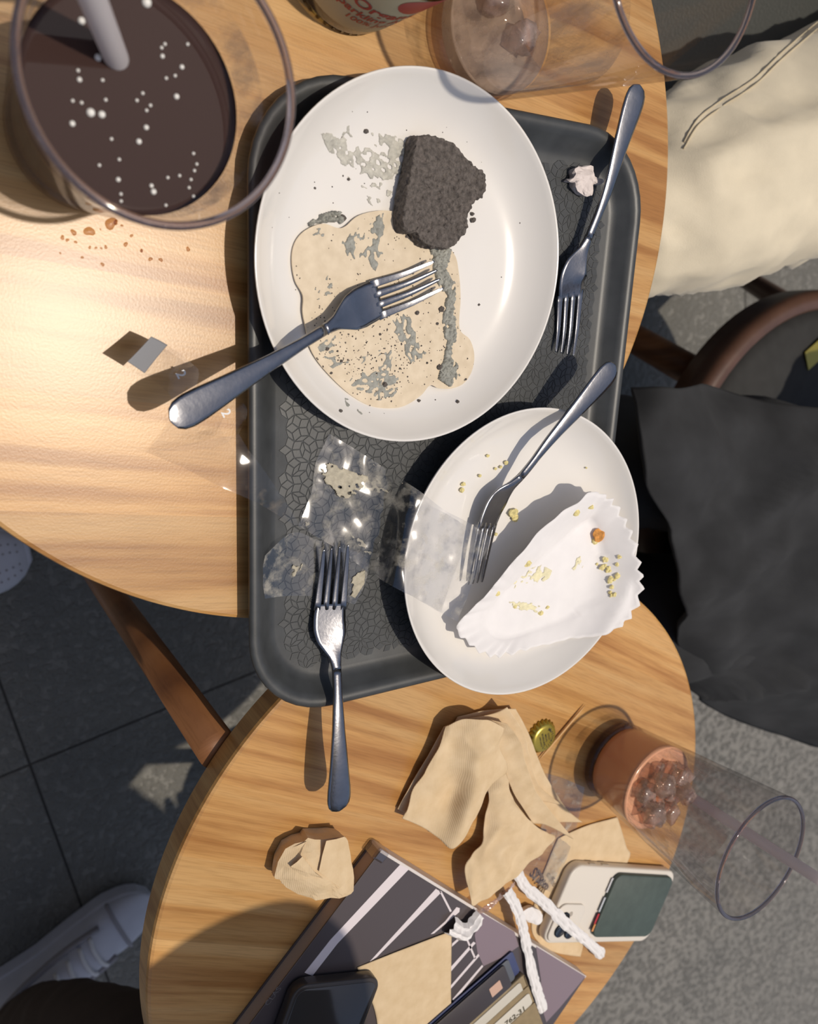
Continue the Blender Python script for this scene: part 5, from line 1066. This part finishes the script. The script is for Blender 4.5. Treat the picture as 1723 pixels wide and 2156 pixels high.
# ================================================================== SNEAKERS
M['sneaker'] = simple('white sneaker leather', RGB(196, 196, 204), 0.6, nscale=40, nvar=0.04); M['sneaker_grey'] = simple('grey sneaker panel', RGB(150, 146, 150), 0.7); M['lace'] = simple('white lace', RGB(216, 214, 214), 0.8)
def sneaker(label, heel, toe, perf=False):
    u = (toe-heel); L = u.length; u.normalize(); v = Vector((-u.y, u.x, 0)); t = thing('sneaker', label, 'shoe', Vector((heel.x, heel.y, FLZ))+u*(L/2))
    wt = [(0, .020), (.06, .030), (.2, .035), (.4, .034), (.6, .042), (.78, .047), (.9, .040), (.97, .025), (1, .010)]; ht = [(0, .075), (.1, .092), (.25, .088), (.38, .080), (.52, .068), (.7, .050), (.85, .040), (.95, .030), (1, .016)]
    def sect(s, z, k=1.0): return [(s, -interp(wt, s)*k, z), (s, interp(wt, s)*k, z)]
    ss = [i/24 for i in range(25)]
    out = [(s, interp(wt, s)*1.06) for s in ss]; loop = [heel+u*(s*L)+v*w for s, w in out]+[heel+u*(s*L)-v*w for s, w in reversed(out)]
    V, F = prism_vf(loop, FLZ+0.0005, FLZ+0.028); bevel(fix(mk('sole', V, F, M['sneaker'], t, smooth=False)), 0.005, 3)
    V, F = [], []; n = 14
    for s in ss:
        w, h = interp(wt, s), interp(ht, s)
        for k in range(n): a = math.pi*k/(n-1); V.append(heel+u*(s*L)+v*(w*math.copysign(abs(math.cos(a))**0.7, math.cos(a)))+Vector((0, 0, FLZ+0.024+(h-0.018)*max(0.0, math.sin(a))**0.8-heel.z)))
    for j in range(24):
        for k in range(n-1): F.append((j*n+k, j*n+k+1, (j+1)*n+k+1, (j+1)*n+k))
    up = mk('upper', V, F, M['sneaker'], t); 
    def surf(s, a, lift=0.0015): w, h = interp(wt, s), interp(ht, s); return heel+u*(s*L)+v*(w*math.copysign(abs(math.cos(a))**0.7, math.cos(a))*1.03)+Vector((0, 0, FLZ+0.024+(h-0.018)*max(0.0, math.sin(a))**0.8+lift-heel.z))
    for i, s in enumerate((.46, .53, .60, .66)):
        V, F = tube_vf([surf(s+0.01*math.sin(a*3), a, 0.003) for a in [0.9+k*0.135 for k in range(11)]], 0.0034, 8); mk('lace', V, F, M['lace'], t)
    for sg in (1, -1):
        V, F = tube_vf([surf(.10+.62*k/16, (1.57-sg*(0.62+0.45*math.sin(k/16*3.1))), 0.001) for k in range(17)], 0.005, 8); mk('side_stripe', V, F, M['sneaker_grey'], t)
    V, F = tube_vf([surf(.80, 0.15+2.84*k/16, 0.001) for k in range(17)], 0.003, 8); mk('toe_cap_seam', V, F, M['sneaker_grey'], t)
    V, F = [], []
    for k in range(24): a = 2*math.pi*k/24; V.append(heel+u*(L*(.20+.16*math.cos(a)))+v*(0.030*math.sin(a))+Vector((0, 0, FLZ+0.092+0.006*math.cos(a)*-1-heel.z)))
    V2 = V+[V[0]]; V_, F_ = tube_vf(V2, 0.006, 8, cap=False); mk('collar', V_, F_, M['sneaker'], t)
    if perf:
        for i in range(5):
            for j in range(4):
                c_ = surf(.82+.03*i, 1.1+.3*j, 0.0006); V, F = lathe_vf([(0, .0004), (.0016, .0003)], 8, c_); mk('perforation', V, F, M['sneaker_grey'], t)
    return t
sneaker('white sneaker with grey stripes on the floor beside the table with the book', Vector((-0.06, -1.065, FLZ)), Vector((0.215, -0.975, FLZ)))
q = P(68, 1168, -0.665); sneaker('white sneaker with a perforated toe poking out beyond the plain table edge', Vector((q.x-0.285, q.y-0.02, FLZ)), Vector((q.x, q.y, FLZ)), True)

# ================================================================== HANDS AND FACES of the seated people (mostly beyond the frame)
def hand(person, wrist, fwd, side):
    """palm and five bent fingers; side = +1 when the thumb lies on the left of fwd"""
    f = fwd.normalized(); sd = Vector((-f.y, f.x, 0)).normalized()*side; up = Vector((0, 0, 1)); V, F = [], []
    def add(path, rad, flat=1.0):
        v, fc = tube_vf(path, rad, 12); b = len(V)
        for q in v: V.append(q)
        for c in fc: F.append(tuple(i+b for i in c))
    for k in (-1.5, -0.5, 0.5, 1.5):     # palm: four overlapping metacarpals
        add([wrist-f*0.03+sd*(k*0.008), wrist+f*0.03+sd*(k*0.015), wrist+f*0.085+sd*(k*0.019)], [0.019, 0.017, 0.013])
    for k, L in ((1.5, 0.070), (0.5, 0.080), (-0.5, 0.074), (-1.5, 0.056)):
        p = wrist+f*0.082+sd*(k*0.0195); add([p, p+f*L*0.42-up*0.004, p+f*L*0.75-up*0.016, p+f*L*0.93-up*0.032], [0.0098, 0.0092, 0.0084, 0.0060])
    p = wrist+f*0.018+sd*0.030; add([p, p+f*0.026+sd*0.020-up*0.006, p+f*0.052+sd*0.027-up*0.012, p+f*0.070+sd*0.026-up*0.018], [0.014, 0.011, 0.0098, 0.0065])
    return mk('hand', V, F, M['skin'], person)
pr_ = [bpy.data.objects[n] for n in ('person', 'person.001', 'person.002')]
hand(pr_[0], Vector((1.03, 0.105, 0.022)), Vector((-1, 0.25, -0.05)), -1); hand(pr_[0], Vector((1.02, 0.465, 0.012)), Vector((-1, -0.2, -0.05)), 1)
hand(pr_[1], Vector((1.07, -0.285, 0.027)), Vector((-1, -0.3, -0.15)), -1); hand(pr_[1], Vector((1.16, -0.525, 0.047)), Vector((-1, 0.3, -0.15)), 1)
hand(pr_[2], Vector((0.155, -0.985, -0.025)), Vector((0.4, 0.9, -0.3)), -1); hand(pr_[2], Vector((0.425, -0.985, -0.025)), Vector((-0.4, 0.9, -0.3)), 1)
M['eye'] = simple('dark eye', RGB(40, 32, 28), 0.15); M['lip'] = simple('lip', RGB(176, 112, 104), 0.5)
def ball(name, c, r, mat, parent, sx=1.0, sy=1.0, sz=1.0):
    V, F = lathe_vf([(r*math.sin(math.pi*i/10) if 0 < i < 10 else 0, -r*math.cos(math.pi*i/10)) for i in range(11)], 16, (0, 0, 0))
    return fix(mk(name, [c+Vector((v.x*sx, v.y*sy, v.z*sz)) for v in V], F, mat, parent))
for pn, hc in ((pr_[0], Vector((1.34, 0.28, 0.50))), (pr_[1], Vector((1.295, -0.44, 0.52)))):
    ball('head_shape', hc, 0.092, M['skin'], pn, 1.0, 0.82, 1.22); ball('hair', hc+Vector((0.020, 0, 0.022)), 0.100, M['hair'], pn, 1.0, 0.92, 1.16)
    for sg in (1, -1):
        ball('eye', hc+Vector((-0.084, sg*0.031, 0.006)), 0.010, M['eye'], pn, 0.6, 1.2, 0.7); ball('ear', hc+Vector((0.0, sg*0.080, 0.0)), 0.024, M['skin'], pn, 0.6, 0.35, 1.0)
    ball('nose', hc+Vector((-0.094, 0, -0.022)), 0.015, M['skin'], pn, 1.0, 0.8, 1.4); ball('mouth', hc+Vector((-0.083, 0, -0.060)), 0.018, M['lip'], pn, 0.4, 1.2, 0.35)
